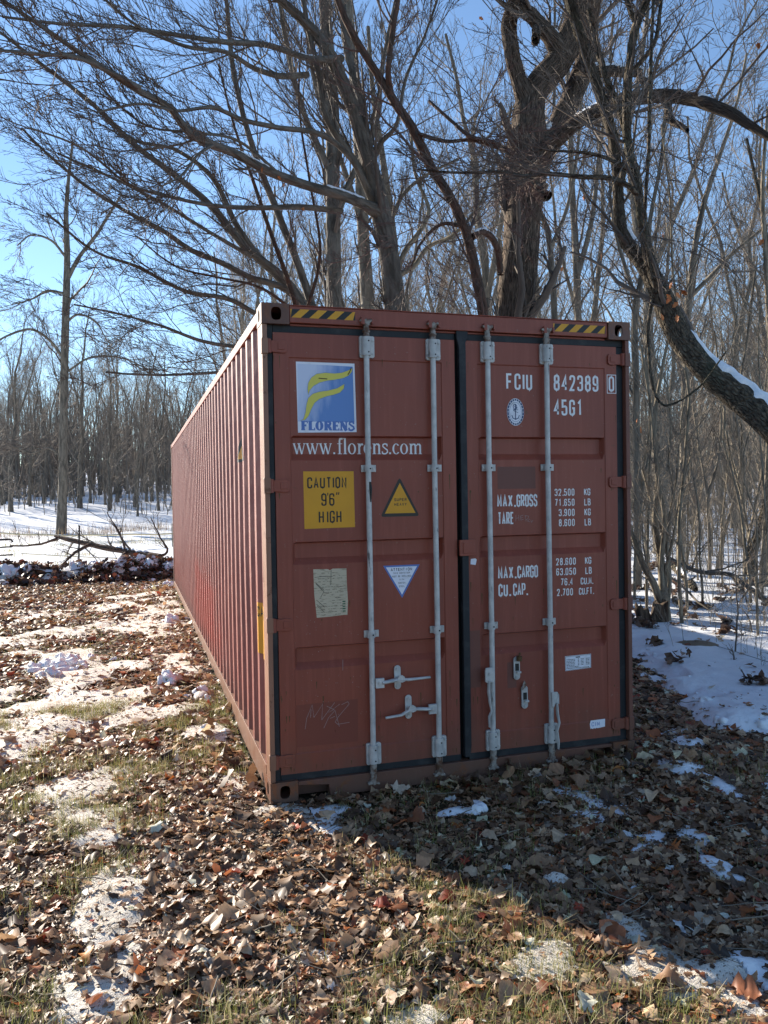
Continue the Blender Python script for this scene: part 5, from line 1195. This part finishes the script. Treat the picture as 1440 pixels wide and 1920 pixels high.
# ---------------------------------------------------------------- leaf litter, grass, brush
def leaves(name, n, Dr, pxr, K, size, seed, keep, lift=.012, tilt=.16, pal=None, label=None, flat=.0):
    """n dry leaves: lobed outlines, folded along the midrib, curled and tilted at random"""
    rng = np.random.default_rng(seed)
    px = rng.uniform(*pxr, n); D = np.sqrt(rng.uniform(Dr[0]**2, Dr[1]**2, n))
    X = np.empty(n); Y = np.empty(n)
    d = CF[None]+CR[None]*((px-720)/FPX)[:, None]-CU[None]*0; d = d/np.hypot(d[:, 0], d[:, 1])[:, None]
    X = CAMP[0]+d[:, 0]*D; Y = CAMP[1]+d[:, 1]*D
    k = keep(X, Y, rng) & ~((X > -.015) & (X < 2.455) & (Y > .012) & (Y < 12.2))
    X, Y, D = X[k], Y[k], D[k]; n = len(X)
    Z = top_h(X, Y)
    t = np.linspace(0, 1, K)[None]
    L = size[0]*np.exp(rng.normal(size=(n, 1))*.52); L = np.clip(L, size[0]*.35, size[1])
    wr = rng.uniform(.26, .46, (n, 1)); fr = rng.uniform(2.3, 3.9, (n, 1)); ph = rng.uniform(0, 6.28, (n, 1)); lob = rng.choice([0, .5, .74], (n, 1), p=[.28, .36, .36])
    env = np.sin(np.pi*np.clip(t, .0, 1)**.85)**.8
    def half(p): return L*wr*env*(1-lob*(.5+.5*np.cos(2*np.pi*fr*t+p)))*(1+.10*rng.normal(size=(n, K)))
    wl, wrr = half(ph), half(ph+rng.normal(size=(n, 1))*.4)
    wl[:, 0] = wrr[:, 0] = L[:, 0]*.012; wl[:, -1] = wrr[:, -1] = L[:, 0]*.01
    x = L*(t-.5); bend = rng.normal(size=(n, 1))*.35*L; zz = bend*((t-.5)**2*2-.25)+rng.normal(size=(n, K))*L*.035
    yo = rng.normal(size=(n, 1))*.25*L*(t-.5)**2
    fold = rng.normal(size=(n, 2))*.28+.14; ed = rng.normal(size=(n, 2, K))*.04
    lc = np.stack([x+.3*wl*0, yo+wl, zz+wl*(fold[:, :1]+ed[:, 0]*4)], -1); mc = np.stack([x, yo+0*x, zz], -1); rc = np.stack([x, yo-wrr, zz+wrr*(fold[:, 1:]+ed[:, 1]*4)], -1)
    C = np.stack([lc, mc, rc], 2)              # n, K, 3, 3
    rz = rng.uniform(0, 6.28, n); ta = np.abs(rng.normal(size=n))*tilt; tb = rng.uniform(0, 6.28, n)
    # rotation: tilt by ta round a horizontal axis at tb, after turning by rz
    c, s = np.cos(rz), np.sin(rz); Rz = np.zeros((n, 3, 3)); Rz[:, 0, 0] = c; Rz[:, 0, 1] = -s; Rz[:, 1, 0] = s; Rz[:, 1, 1] = c; Rz[:, 2, 2] = 1
    ax, ay = np.cos(tb), np.sin(tb); ct, st = np.cos(ta), np.sin(ta)
    Rt = np.zeros((n, 3, 3)); Rt[:, 0, 0] = ct+ax*ax*(1-ct); Rt[:, 0, 1] = ax*ay*(1-ct); Rt[:, 0, 2] = ay*st
    Rt[:, 1, 0] = ax*ay*(1-ct); Rt[:, 1, 1] = ct+ay*ay*(1-ct); Rt[:, 1, 2] = -ax*st; Rt[:, 2, 0] = -ay*st; Rt[:, 2, 1] = ax*st; Rt[:, 2, 2] = ct
    C = np.einsum('nij,nkmj->nkmi', Rt@Rz, C)
    low = C[..., 2].min((1, 2)); C[..., 2] += (Z-low*.62-.004+rng.random(n)*lift)[:, None, None]
    C[..., 0] += X[:, None, None]; C[..., 1] += Y[:, None, None]
    base = (np.arange(n)*K*3)[:, None, None]+(np.arange(K-1)*3)[None, :, None]+np.arange(2)[None, None]
    Q = np.stack([base, base+1, base+4, base+3], -1).reshape(-1, 4)
    pal = np.array(pal if pal is not None else PAL); w_ = np.array(PALW if len(pal) == len(PALW) else [1/len(pal)]*len(pal)); w_ = w_/w_.sum()
    ci = rng.choice(len(pal), n, p=w_); col = pal[ci]*np.exp(rng.normal(size=(n, 1))*.33)
    col = np.clip(col, 0, .8)[:, None, None, :]*(1+.10*rng.normal(size=(n, K, 3, 1)))
    o = np_mesh(name, C.reshape(-1, 3), Q, mats=[M['leaf']], smooth=True, col=np.clip(col.reshape(-1, 3), .01, .9)); tag(o, label, kind='stuff'); return o
PAL = [(0.338, 0.195, 0.107), (0.481, 0.305, 0.176), (0.195, 0.107, 0.058), (0.676, 0.481, 0.312), (0.351, 0.124, 0.052), (0.098, 0.056, 0.034), (0.546, 0.169, 0.046), (0.338, 0.058, 0.026), (0.72, 0.585, 0.442)]
PALW = [.25, .18, .21, .10, .08, .12, .02, .010, .03]
def keep_yard(X, Y, rng):
    s = snow_depth(X, Y); g_ = fbm(X, Y, .8, 91, 4)
    p = np.where(s > .002, .10, np.where(s > 0, .3, 1.0))*np.where(g_ > .60, .45, 1)
    p = np.where(Y > BERM_Y+.6, p*.08, p)
    p = np.where((X > xe(Y)) & (Y > -3), np.where(fbm(X, Y, .5, 95, 3) > .60, .05, .006), p)
    p = np.where((X > 2.44) & (Y > 12), .05, p)
    return rng.random(len(X)) < p
leaves('leaf_litter', 88000, (2.0, 6.2), (-360, 1760), 9, (.036, .12), 1, keep_yard, label='brown oak and maple leaves covering the ground in front of the container')
leaves('leaf_litter', 76000, (6.0, 12.5), (-340, 1720), 5, (.055, .13), 2, keep_yard, label='dry leaves scattered over the yard along the container')
leaves('leaf_litter', 40000, (12.3, 21), (-360, 500), 5, (.075, .15), 3, keep_yard, label='dry leaves over the far end of the yard')
# fine crumbs between the leaves
leaves('leaf_crumbs', 110000, (2.0, 7.5), (-300, 1700), 3, (.018, .045), 4, lambda X, Y, r: r.random(len(X)) < np.where(snow_depth(X, Y) > .004, np.where(X < 1.3, .22, .03), 1.0), lift=.006, label='crumbled leaf fragments and bark bits between the leaves')
leaves('leaf_drift', 2600, (4.0, 22), (-100, 560), 6, (.085, .15), 6, lambda X, Y, r: ((X < 0) & (X > -.35) & (Y > .3) & (Y < 12) & (r.random(len(X)) < .8)), lift=.05, tilt=.7, label='leaves drifted against the foot of the long wall')
leaves('leaf_drift', 9000, (4.3, 8.5), (500, 1300), 9, (.062, .125), 7, lambda X, Y, r: ((X > .25) & (X < 2.7) & (Y < .1) & (Y > -.45)) & (r.random(len(X)) < .25+.5*sst(.5, 2.2, X)), lift=.045, tilt=.4, label='leaves drifted against the door sill')
leaves('berm_leaves', 16000, (16.5, 23), (-260, 400), 5, (.11, .18), 8, lambda X, Y, r: (np.abs(Y-BERM_Y-.3*np.sin(X*.9)) < 1.1) & (snow_depth(X, Y) < .03), lift=.09, tilt=.8,
       pal=[(.10, .055, .035), (.16, .09, .06), (.06, .035, .025), (.22, .13, .09), (.17, .05, .025)], label='dark wet leaves heaped along the low bank at the end of the yard')
leaves('leaf_clumps', 26000, (5.5, 20), (1150, 1600), 5, (.085, .14), 9, lambda X, Y, r: (X > xe(Y)+.1) & (fbm(X, Y, .38, 97, 3) > .70), lift=.05, tilt=.8,
       pal=[(.14, .08, .05), (.20, .12, .08), (.09, .05, .035), (.26, .17, .12)], label='clumps of brown leaves showing through the snow at the right')

def blades(name, n, Dr, pxr, keep, hgt, wid, pal, seed, label, lean=.5, zoff=0.0, clump=None):
    rng = np.random.default_rng(seed); px = rng.uniform(*pxr, n); D = np.sqrt(rng.uniform(Dr[0]**2, Dr[1]**2, n))
    d = CF[None]+CR[None]*((px-720)/FPX)[:, None]; d = d/np.hypot(d[:, 0], d[:, 1])[:, None]
    X = CAMP[0]+d[:, 0]*D; Y = CAMP[1]+d[:, 1]*D; k = keep(X, Y, rng) & ~((X > -.015) & (X < 2.455) & (Y > .0) & (Y < 12.2)); X, Y, D = X[k], Y[k], D[k]; n = len(X)
    Z = ground_h(X, Y)+zoff; h = hgt*np.exp(rng.normal(size=n)*.35); a = rng.uniform(0, 6.28, n); ln = rng.normal(size=n)*lean; wa = a+1.57
    wv = np.stack([np.cos(wa), np.sin(wa), 0*a], -1)*(wid*rng.uniform(.6, 1.3, n))[:, None]; dv = np.stack([np.cos(a), np.sin(a), 0*a], -1)
    B = np.stack([X, Y, Z-.01], -1); P = []
    for t, wf in ((0, 1), (.5, .8), (1, .15)):
        c = B+dv*(ln*h*t*t)[:, None]+np.array([0, 0, 1.])*(h*t*(1-.25*np.abs(ln)*t))[:, None]; P += [c-wv*wf, c+wv*wf]
    V = np.stack(P, 1); b = (np.arange(n)*6)[:, None]+np.array([0, 2])[None]; Q = np.stack([b, b+1, b+3, b+2], -1).reshape(-1, 4)
    pal = np.array(pal); col = pal[rng.integers(0, len(pal), n)]*np.exp(rng.normal(size=(n, 1))*.25); col = np.repeat(col[:, None], 6, 1).reshape(-1, 3)
    o = np_mesh(name, V.reshape(-1, 3), Q, mats=[M['grass']], smooth=False, col=np.clip(col, .01, .8)); tag(o, label, kind='stuff'); return o
GRN = [(.24, .25, .07), (.31, .31, .10), (.18, .20, .055), (.46, .40, .20), (.55, .46, .26)]
STR = [(.42, .34, .20), (.34, .26, .15), (.26, .18, .10)]
def kg(X, Y, r):
    g_ = fbm(X, Y, .8, 91, 4); f = fbm(X, Y, .16, 93, 2)
    return (r.random(len(X)) < sst(.42, .58, g_)*sst(.36, .6, f)*np.where((Y > -1.75*X-.1) & (X > 0), .28, 1)) & (snow_depth(X, Y) < .01) & (X < xe(Y)-.2)
blades('grass', 260000, (2.0, 7.5), (-300, 1700), kg, .055, .0013, GRN, 21, 'short tufts of green and straw-coloured grass among the leaves', .6)
blades('grass', 52000, (7, 18), (-320, 560), kg, .05, .0022, GRN, 22, 'patches of thin grass in the yard', .6)
blades('grass', 22000, (2.3, 7.5), (-60, 1500), lambda X, Y, r: (r.random(len(X)) < .5) & (snow_depth(X, Y) < .0), .035, .0010, STR, 23, 'dry grass stalks lying between the leaves', 1.3)
blades('field_grass', 26000, (19, 44), (-200, 470), lambda X, Y, r: (Y > 16.8) & (fbm(X, Y, 2.0, 99, 4) > .57), .12, .006, GRN[:2]+STR[:2], 24, 'grass showing through the snow of the field', .5, .03)
blades('dry_weeds', 9000, (38, 52), (-200, 470), lambda X, Y, r: r.random(len(X)) < sst(.35, .6, fbm(X, Y, 2.5, 101, 3))*np.exp(-((np.hypot(X-CAMP[0], Y-CAMP[1])-46)/3.2)**2), .42, .008, [(.22, .15, .09), (.15, .10, .065), (.30, .22, .13)], 25, 'straw-coloured dry weeds in a band along the field fence', .35)

# brush: tangled thin shoots under the trees on the right, and some near the field edge
def brush(name, n, pxr, Dr, hr, seed, m, label, r0=.006, cond=None):
    rng = np.random.default_rng(seed); K = 6; P = []; R = []
    while len(P) < n:
        px = rng.uniform(*pxr); D = rng.uniform(*Dr); x, y = gat(px, D)
        if (-.8 < x < 2.44+.9 and -1 < y < 13) or (cond and not cond(x, y)): continue
        H = rng.uniform(*hr); z = np.linspace(0, 1, K); a = rng.uniform(0, 6.28); l = abs(rng.normal())*.7*H
        P.append(np.c_[x+math.cos(a)*l*z**1.5, y+math.sin(a)*l*z**1.5, float(ground_h(x, y))-.05+H*np.sin(z*rng.uniform(1.2, 2.1))]+np.cumsum(rng.normal(size=(K, 3))*.05*H/2, 0)*z[:, None]); R.append((r0*(1.2-.8*z)*D/16)*rng.uniform(.7, 1.3))
    P = np.array(P); R = np.array(R); T = Tubes(); T.add(P, R, 3)
    P1, R1 = spawn(P, R, n=6, lf=(.15, .5), ang=(25, 70), up=.15, curl=.4, K=4, t0=.15, rr=.75, rmin=r0*.5, wig=.35, rng=rng); T.add(P1, R1, 3)
    P2, R2 = spawn(P1, R1, n=3, lf=(.3, .7), ang=(25, 60), up=.1, curl=.3, K=3, t0=.2, rr=.75, rmin=r0*.45, wig=.35, rng=rng); T.add(P2, R2, 3)
    o = T.build(name, m); tag(o, label, kind='stuff'); return o
brush('undergrowth', 230, (1180, 1620), (13, 34), (.6, 2.6), 31, M['twig_pale'], 'pale tangled brush and thin shoots under the trees at the right', .0058)
brush('undergrowth', 430, (1150, 1700), (34, 90), (1.5, 5.5), 32, M['twig_far'], 'grey brush deep in the wood at the right', .010)
brush('undergrowth', 380, (-260, 470), (58, 110), (.8, 4.0), 33, M['twig_far'], 'grey brush under the trees beyond the field', .007)
brush('bramble', 60, (1180, 1560), (8.5, 13), (.25, 1.1), 34, M['twig_pale'], 'bare bramble shoots sticking out of the snow by the stump', .0045, lambda x, y: x > 4.9)

# leaves still hanging on the branches
rng = np.random.default_rng(61)
for k, (px, py, D) in enumerate([(492, 313, 12.6), (520, 330, 12.9), (532, 343, 13), (570, 388, 13.6), (1262, 528, 9), (1268, 548, 9), (1250, 552, 9), (1255, 560, 9.1), (1272, 566, 9), (1278, 545, 9.1), (1095, 363, 9.2), (1240, 588, 9), (1270, 590, 9), (1128, 475, 10), (898, 32, 11.5), (1420, 80, 10), (1432, 448, 9.3), (1244, 438, 9.2), (1196, 785, 11), (1202, 800, 11), (1055, 500, 12)]):
    p = at(px, py, D); t = np.linspace(0, 1, 7); L = .085; w_ = .022*np.sin(np.pi*t**.8)*(1+.3*np.cos(t*18)); bend = rng.normal()*.02
    C = np.concatenate([np.stack([w_, 0*t+.008, -L*t], -1), np.stack([0*t, bend*np.sin(t*3), -L*t], -1), np.stack([-w_, 0*t+.008, -L*t], -1)])
    a = rng.uniform(0, 3.1); b = rng.uniform(-.9, .9); Rm = np.array([[math.cos(a), -math.sin(a), 0], [math.sin(a), math.cos(a), 0], [0, 0, 1]])@np.array([[math.cos(b), 0, math.sin(b)], [0, 1, 0], [-math.sin(b), 0, math.cos(b)]])
    Q = [(i, i+1, i+8, i+7) for i in range(6)]+[(7+i, 8+i, 15+i, 14+i) for i in range(6)]
    o = np_mesh('hanging_leaf', C@Rm.T, Q, mats=[M['orange_leaf']], smooth=True); o.location = tuple(p)
    tag(o, 'single withered orange leaf still hanging on a bare twig', 'leaf', 'withered leaves left on the twigs')

# ---------------------------------------------------------------- the yard's edge: gate, post, tape, fallen bough, clods
def gpt(px, D, z=0.0): x, y = gat(px, D); return np.array([x, y, float(ground_h(x, y))+z])
gb = gpt(22, 20.5); root = empty('farm_gate', gb); tag(root, 'dark tubular steel farm gate end at the left edge of the yard', 'gate')
e1 = at(22, 1065, 20.5)-gb; topz = (at(22, 1011, 20.5)-gb)[2]; gl = gpt(-190, 19.6)-gb
mb = MB(); zb = .16
mb.tube([(gl[0], gl[1], topz), (gl[0]*.03, gl[1]*.03, topz), (gl[0]*.008, gl[1]*.008, topz-.02), (0, 0, topz-.07), (0, 0, .0)], .022, 8)
mb.tube([(0, 0, zb), (gl[0], gl[1], zb)], .020, 8); mb.build('gate_frame', M['gate'], root)
for f in (.74, .47): 
    mb = MB(); mb.tube([(0, 0, topz*f), (gl[0], gl[1], topz*f)], .016, 8); mb.build('gate_rail', M['gate'], root)
mb = MB(); mb.tube([(0, 0, .02), (gl[0]*-.08, gl[1]*-.08, .12)], .012, 6); mb.tube([(gl[0]*.25, gl[1]*.25, zb), (gl[0]*.25, gl[1]*.25, topz)], .012, 6); mb.build('gate_brace', M['gate'], root)
pb = gpt(144, 20.8); root = empty('steel_fence_post', pb); tag(root, 'thin leaning steel fence post standing in the low bank', 'fence post')
tpz = at(149, 985, 20.8)-pb; mb = MB(); mb.tube([(0, 0, -.1), tuple(tpz)], .022, 6); mb.build('post', M['gate'], root)
mb = MB()
for k in range(9): z = .15+k*.13; q = tpz*(z/tpz[2]); mb.box(q[0]-.03, q[0]-.02, q[1]-.01, q[1]+.01, z, z+.05)
mb.build('stud', M['gate'], root)
# tape fence across the field
T = Tubes(); 
for pts in ([(-120, 996, 30), (0, 1000, 30), (120, 1004, 30), (200, 1003, 30.2), (335, 1001, 31), (470, 1000, 33)], ):
    P = np.array([at(*p) for p in pts]); P, _ = rsn(P, np.ones(len(P)), 50); P[:, 2] += .01*np.sin(np.arange(50)); T.add(P, np.full(50, .026), 4)
root = empty('tape_fence', gpt(120, 30)); tag(root, 'pale yellow electric fence tape strung across the snowy field', 'fence')
T.build('fence_tape', M['tape'], root, off=root.location)
T = Tubes(); P = np.array([at(*p) for p in [(40, 1038, 26), (150, 1044, 26), (325, 1049, 26.5), (400, 1050, 27)]]); P, _ = rsn(P, np.ones(4), 30); T.add(P, np.full(30, .014), 4); T.build('lower_tape', M['tape'], root, off=root.location)
for px in (-20, 322, 470):
    q = gpt(px, 30.5)-np.array(root.location); mb = MB(); mb.tube([(q[0], q[1], q[2]-.1), (q[0], q[1], q[2]+.95)], .018, 6); mb.build('post', M['gate'], root)
# fallen bough
b = gpt(200, 21.5); root = empty('fallen_bough', b); tag(root, 'long dark fallen bough propped across the low bank with its side branches on the snow', 'fallen branch')
T = Tubes(); G = []
for L in ([(300, 1049, 20.6, 11), (270, 1043, 21, 9), (240, 1035, 21.5, 8), (200, 1029, 22, 7), (165, 1022, 22.5, 6), (130, 1016, 23, 6), (103, 1009, 23.5, 3)],
          [(168, 1024, 22.4, 5), (150, 1034, 22, 4), (134, 1046, 21.5, 3), (117, 1062, 21, 2)], [(240, 1036, 21.5, 5), (232, 1046, 21.2, 4), (222, 1056, 21, 2.5)],
          [(106, 1012, 23.4, 3), (80, 1020, 23, 2.5), (50, 1026, 22.5, 2), (22, 1027, 22, 2)], [(300, 1046, 20.7, 4), (312, 1040, 20.7, 3), (300, 1010, 20.9, 2), (280, 970, 21, 1)],
          [(235, 1032, 21.5, 3), (225, 1000, 21.5, 2), (205, 960, 21.5, 1)]):
    P, R = px_path(L, 1.5); P, R = rsn(P, R, 20); P[:, 2] += .03; P = P+np.cumsum(np.random.default_rng(len(G)).normal(size=P.shape)*.006, 0); T.add(P, R, 8, .12); G.append((P, R))
T.build('bough', M['bark_red'], root, off=b); C = Tubes(); crown(C, np.stack([g[0] for g in G]), np.stack([g[1] for g in G]), [dict(n=7, lf=(0, 0), lens=(.3, 1.1), ang=(30, 70), up=.3, curl=.4, K=5, rr=.4, rmin=.007, wig=.25, S=3), dict(n=4, lf=(.3, .6), ang=(25, 60), up=.1, curl=.3, K=4, rr=.7, rmin=.006, wig=.3, S=3)], np.random.default_rng(5))
C.build('twigs', M['twig'], root, off=b)
P, R = G[0]; snow_cap(P-b, R, 2, 9, root, seed=3)
# frozen snow clods on the bank and a few in the yard (too many to count)
def clods(name, items, m, label, seed):
    rng = np.random.default_rng(seed); import bmesh
    bm = bmesh.new(); bmesh.ops.create_icosphere(bm, subdivisions=3, radius=1); U = np.array([v.co[:] for v in bm.verts]); F = np.array([[v.index for v in f.verts] for f in bm.faces]); bm.free()
    V = []; Q = []
    for k, (x, y, z, r) in enumerate(items):
        sc3 = rng.uniform(.7, 1.3, 3)*r*np.array([1, 1, .75]); o_ = rng.uniform(0, 50, 3)
        n_ = vnoise(U[:, 0]*1.6+o_[0]+U[:, 2], U[:, 1]*1.6+o_[1]-U[:, 2]*.7, 1, 2)+.5*vnoise(U[:, 0]*4+o_[2], U[:, 1]*4+U[:, 2]*4, 1, 5)
        V.append(U*(.25+.95*n_[:, None])*sc3+np.array([x, y, z-.25*r])); Q.append(F+k*len(U))
    o = np_mesh(name, np.concatenate(V), T=np.concatenate(Q), mats=[m], smooth=True); tag(o, label, kind='stuff'); return o
it = []
for k in range(420):
    x = rng.uniform(-9, 1.2); y = BERM_Y+.3*math.sin(x*.9)+rng.normal()*.42-.15; r = .035+.12*rng.random()**2.2
    if rng.random() < sst(.42, .6, fbm(x, y, .8, 111, 2)): it.append((x, y, float(top_h(x, y))+r*.2, r))
clods('snow_clods', it, M['snow'], 'frozen snow clods heaped on the low bank at the end of the yard', 1)
it = []
for (cx, cy, n_, sp, r1) in ((-1.46, 4.75, 26, .13, .075), (-1.56, 4.3, 14, .11, .055), (-.43, 3.25, 9, .045, .065), (-.2, 2.7, 8, .09, .06), (-.25, 1.7, 5, .1, .04), (1.1, -.45, 3, .03, .045), (-.3, 7.2, 6, .1, .07), (.2, 13.6, 60, .5, .07), (-.25, 13.2, 30, .4, .06)):
    for k in range(n_):
        x, y = cx+rng.normal()*sp, cy+rng.normal()*sp*1.3
        if -.02 < x < 2.46 and 0 < y < 12.2: continue
        r = r1*(.35+.75*rng.random()); it.append((x, y, float(ground_h(x, y))+max(0, float(snow_depth(x, y)))+r*.25, r))
clods('snow_lumps', it, M['snow'], 'lumps of frozen snow lying among the leaves of the yard', 2)
it = []
for k in range(70):
    y = rng.uniform(-2.5, 7); x = xe(y)+rng.normal()*.12+.05; r = .012+.04*rng.random()**2
    it.append((x, y, float(top_h(x, y))+r*.1, r))
clods('snow_crumbs', it, M['snow'], 'small lumps along the melting edge of the snow at the right', 3)
# rock, sticks, logs, wires at the right
def rock(px, D, L, Wd, Hh, label, seed):
    p = gpt(px, D); rg = np.random.default_rng(seed); n, m = 28, 12; V = []; Q = []
    for j in range(m+1):
        ph = j/m*math.pi*.52
        for i in range(n):
            a = 2*math.pi*i/n; q = 1+.28*(float(vnoise(math.cos(a)*1.7+seed, math.sin(a)*1.7+ph, 1, seed))-.5)+.10*(float(vnoise(math.cos(a)*5+seed, math.sin(a)*5+ph*3, 1, seed+3))-.5)
            V.append((L*q*math.sin(ph)*math.cos(a), Wd*q*math.sin(ph)*math.sin(a), Hh*q*math.cos(ph)**.8 if ph < 1.57 else -.03))
    for j in range(m):
        for i in range(n): Q.append((j*n+i, (j+1)*n+i, (j+1)*n+(i+1) % n, j*n+(i+1) % n))
    o = np_mesh('rock', V, Q, mats=[M['stone']], smooth=True); o.location = tuple(p); o.rotation_euler = (0, 0, -.5); tag(o, label, 'rock'); return o
rock(1300, 9.6, .30, .18, .12, 'flat brown field stone poking out of the snow at the right', 1)
rock(1412, 12.6, .16, .10, .08, 'small tan stone in the snow below the dark leaning trunk', 4)
def stick(name, pts, m, label, cat='stick', lump=.1, S=8, side=None, seed=1, caps=None):
    P, R = px_path(pts); P, R = rsn(P, R, 24); rg = np.random.default_rng(seed); P = P+np.cumsum(rg.normal(size=P.shape)*.004*np.linalg.norm(P[-1]-P[0]), 0)*.5
    root = empty(name, tuple(P[len(P)//2])); tag(root, label, cat); T = Tubes(); T.add(P, R, S, lump)
    T.build('stem', m, root, off=root.location)
    if side:
        C = Tubes(); P1, R1 = spawn(P[None], R[None], n=side, lf=(.15, .45), ang=(25, 65), up=.2, curl=.4, K=5, t0=.15, rr=.55, rmin=.003, wig=.25, rng=rg); C.add(P1, R1, 3); P2, R2 = spawn(P1, R1, n=3, lf=(.3, .6), K=4, rr=.7, rmin=.0026, wig=.3, rng=rg); C.add(P2, R2, 3); C.build('twigs', m, root, off=root.location)
    if caps: snow_cap(P-np.array(root.location), R, caps[0], caps[1], root, seed=seed)
    return root
stick('stick', [(1308, 1303, 8.0, 8), (1322, 1325, 7.75, 8), (1345, 1342, 7.6, 8), (1370, 1362, 7.4, 6), (1400, 1374, 7.3, 4)], M['bark_grey'], 'dark wet stick lying along the edge of the snow', side=2)
stick('fallen_log', [(1252, 1055, 14.5, 9), (1275, 1072, 14.2, 14), (1298, 1098, 13.6, 15), (1305, 1105, 13.5, 10)], M['bark_scaly'], 'short mossy fallen log with snow on it near the stump', 'log', caps=(6, 20), side=3)
stick('fallen_branch', [(1250, 1045, 13.5, 6), (1300, 1068, 13, 7), (1370, 1080, 12.4, 8), (1400, 1100, 12, 8), (1450, 1138, 11.4, 9), (1500, 1170, 11, 9)], M['bark_grey'], 'long thin fallen branch crossing the sunlit snow toward the right edge', 'fallen branch', side=9, seed=3)
stick('fallen_branch', [(1255, 1080, 12.5, 3), (1290, 1110, 12, 4), (1312, 1132, 11.7, 3), (1330, 1143, 11.6, 2)], M['twig_pale'], 'small bare branch lying on the snow just right of the stump', 'fallen branch', side=5, seed=4)
for k, (pts, lab) in enumerate((([(1379, 1222, 9.2, 3), (1382, 1170, 9.2, 3), (1380, 1100, 9.2, 2.5), (1376, 1010, 9.2, 1.5)], 'thin straight seedling standing in a nest of leaves in the snow'),
                            ([(1372, 1252, 8.9, 3), (1376, 1235, 8.9, 3), (1372, 1215, 8.9, 1.5)], 'short broken seedling in front of the straight one, in the shade'),
                            ([(1410, 1185, 10, 3), (1404, 1160, 10, 2.5), (1394, 1146, 10, 1.5)], 'short twig poking up from the sunlit snow near the right edge'),
                            ([(1418, 1300, 8.1, 3), (1406, 1285, 8.1, 3), (1390, 1255, 8.1, 2)], 'bare twig rising out of the leaf clump on the shaded snow'))):
    stick('seedling', pts, M['twig'], lab, 'seedling', side=5, seed=20+k, S=5)
W_TOP = [[(1160, 1150, 11.8), (1200, 1175, 11), (1300, 1199, 10), (1440, 1241, 8.6), (1560, 1280, 7.8)], [(1180, 1122, 12), (1260, 1142, 11.6), (1350, 1164, 11), (1440, 1188, 10.5), (1540, 1215, 10)]]
root = empty('wire_fence', gpt(1300, 10.5)); tag(root, 'two thin slack fence wires running low over the snow at the right', 'fence')
for pts in W_TOP:
    T = Tubes(); P = np.array([at(*p) for p in pts]); P, _ = rsn(P, np.ones(len(P)), 40); T.add(P, np.full(40, .0032), 5); T.build('wire', M['wire'], root, off=root.location)
# twigs lying in the litter (uncountable)
rg = np.random.default_rng(71); P = []; R = []
for k in range(340):
    px = rg.uniform(-50, 1490); D = 2.4+9*rg.random(); x, y = gat(px, D)
    if -.1 < x < 2.6 and -.05 < y < 12.3 or (x > xe(y)): continue
    a = rg.uniform(0, 3.14); L = rg.uniform(.06, .30); t = np.linspace(-.5, .5, 5); X = x+math.cos(a)*L*t; Y = y+math.sin(a)*L*t+rg.normal(size=5)*.004; P.append(np.stack([X, Y, top_h(X, Y)+.022+rg.normal()*.012*t*4], -1)); R.append(np.full(5, rg.uniform(.0012, .0032)))
T = Tubes(); T.add(np.array(P), np.array(R), 5); o = T.build('twig_litter', M['twig_pale']); tag(o, 'small broken twigs lying among the leaves', kind='stuff')
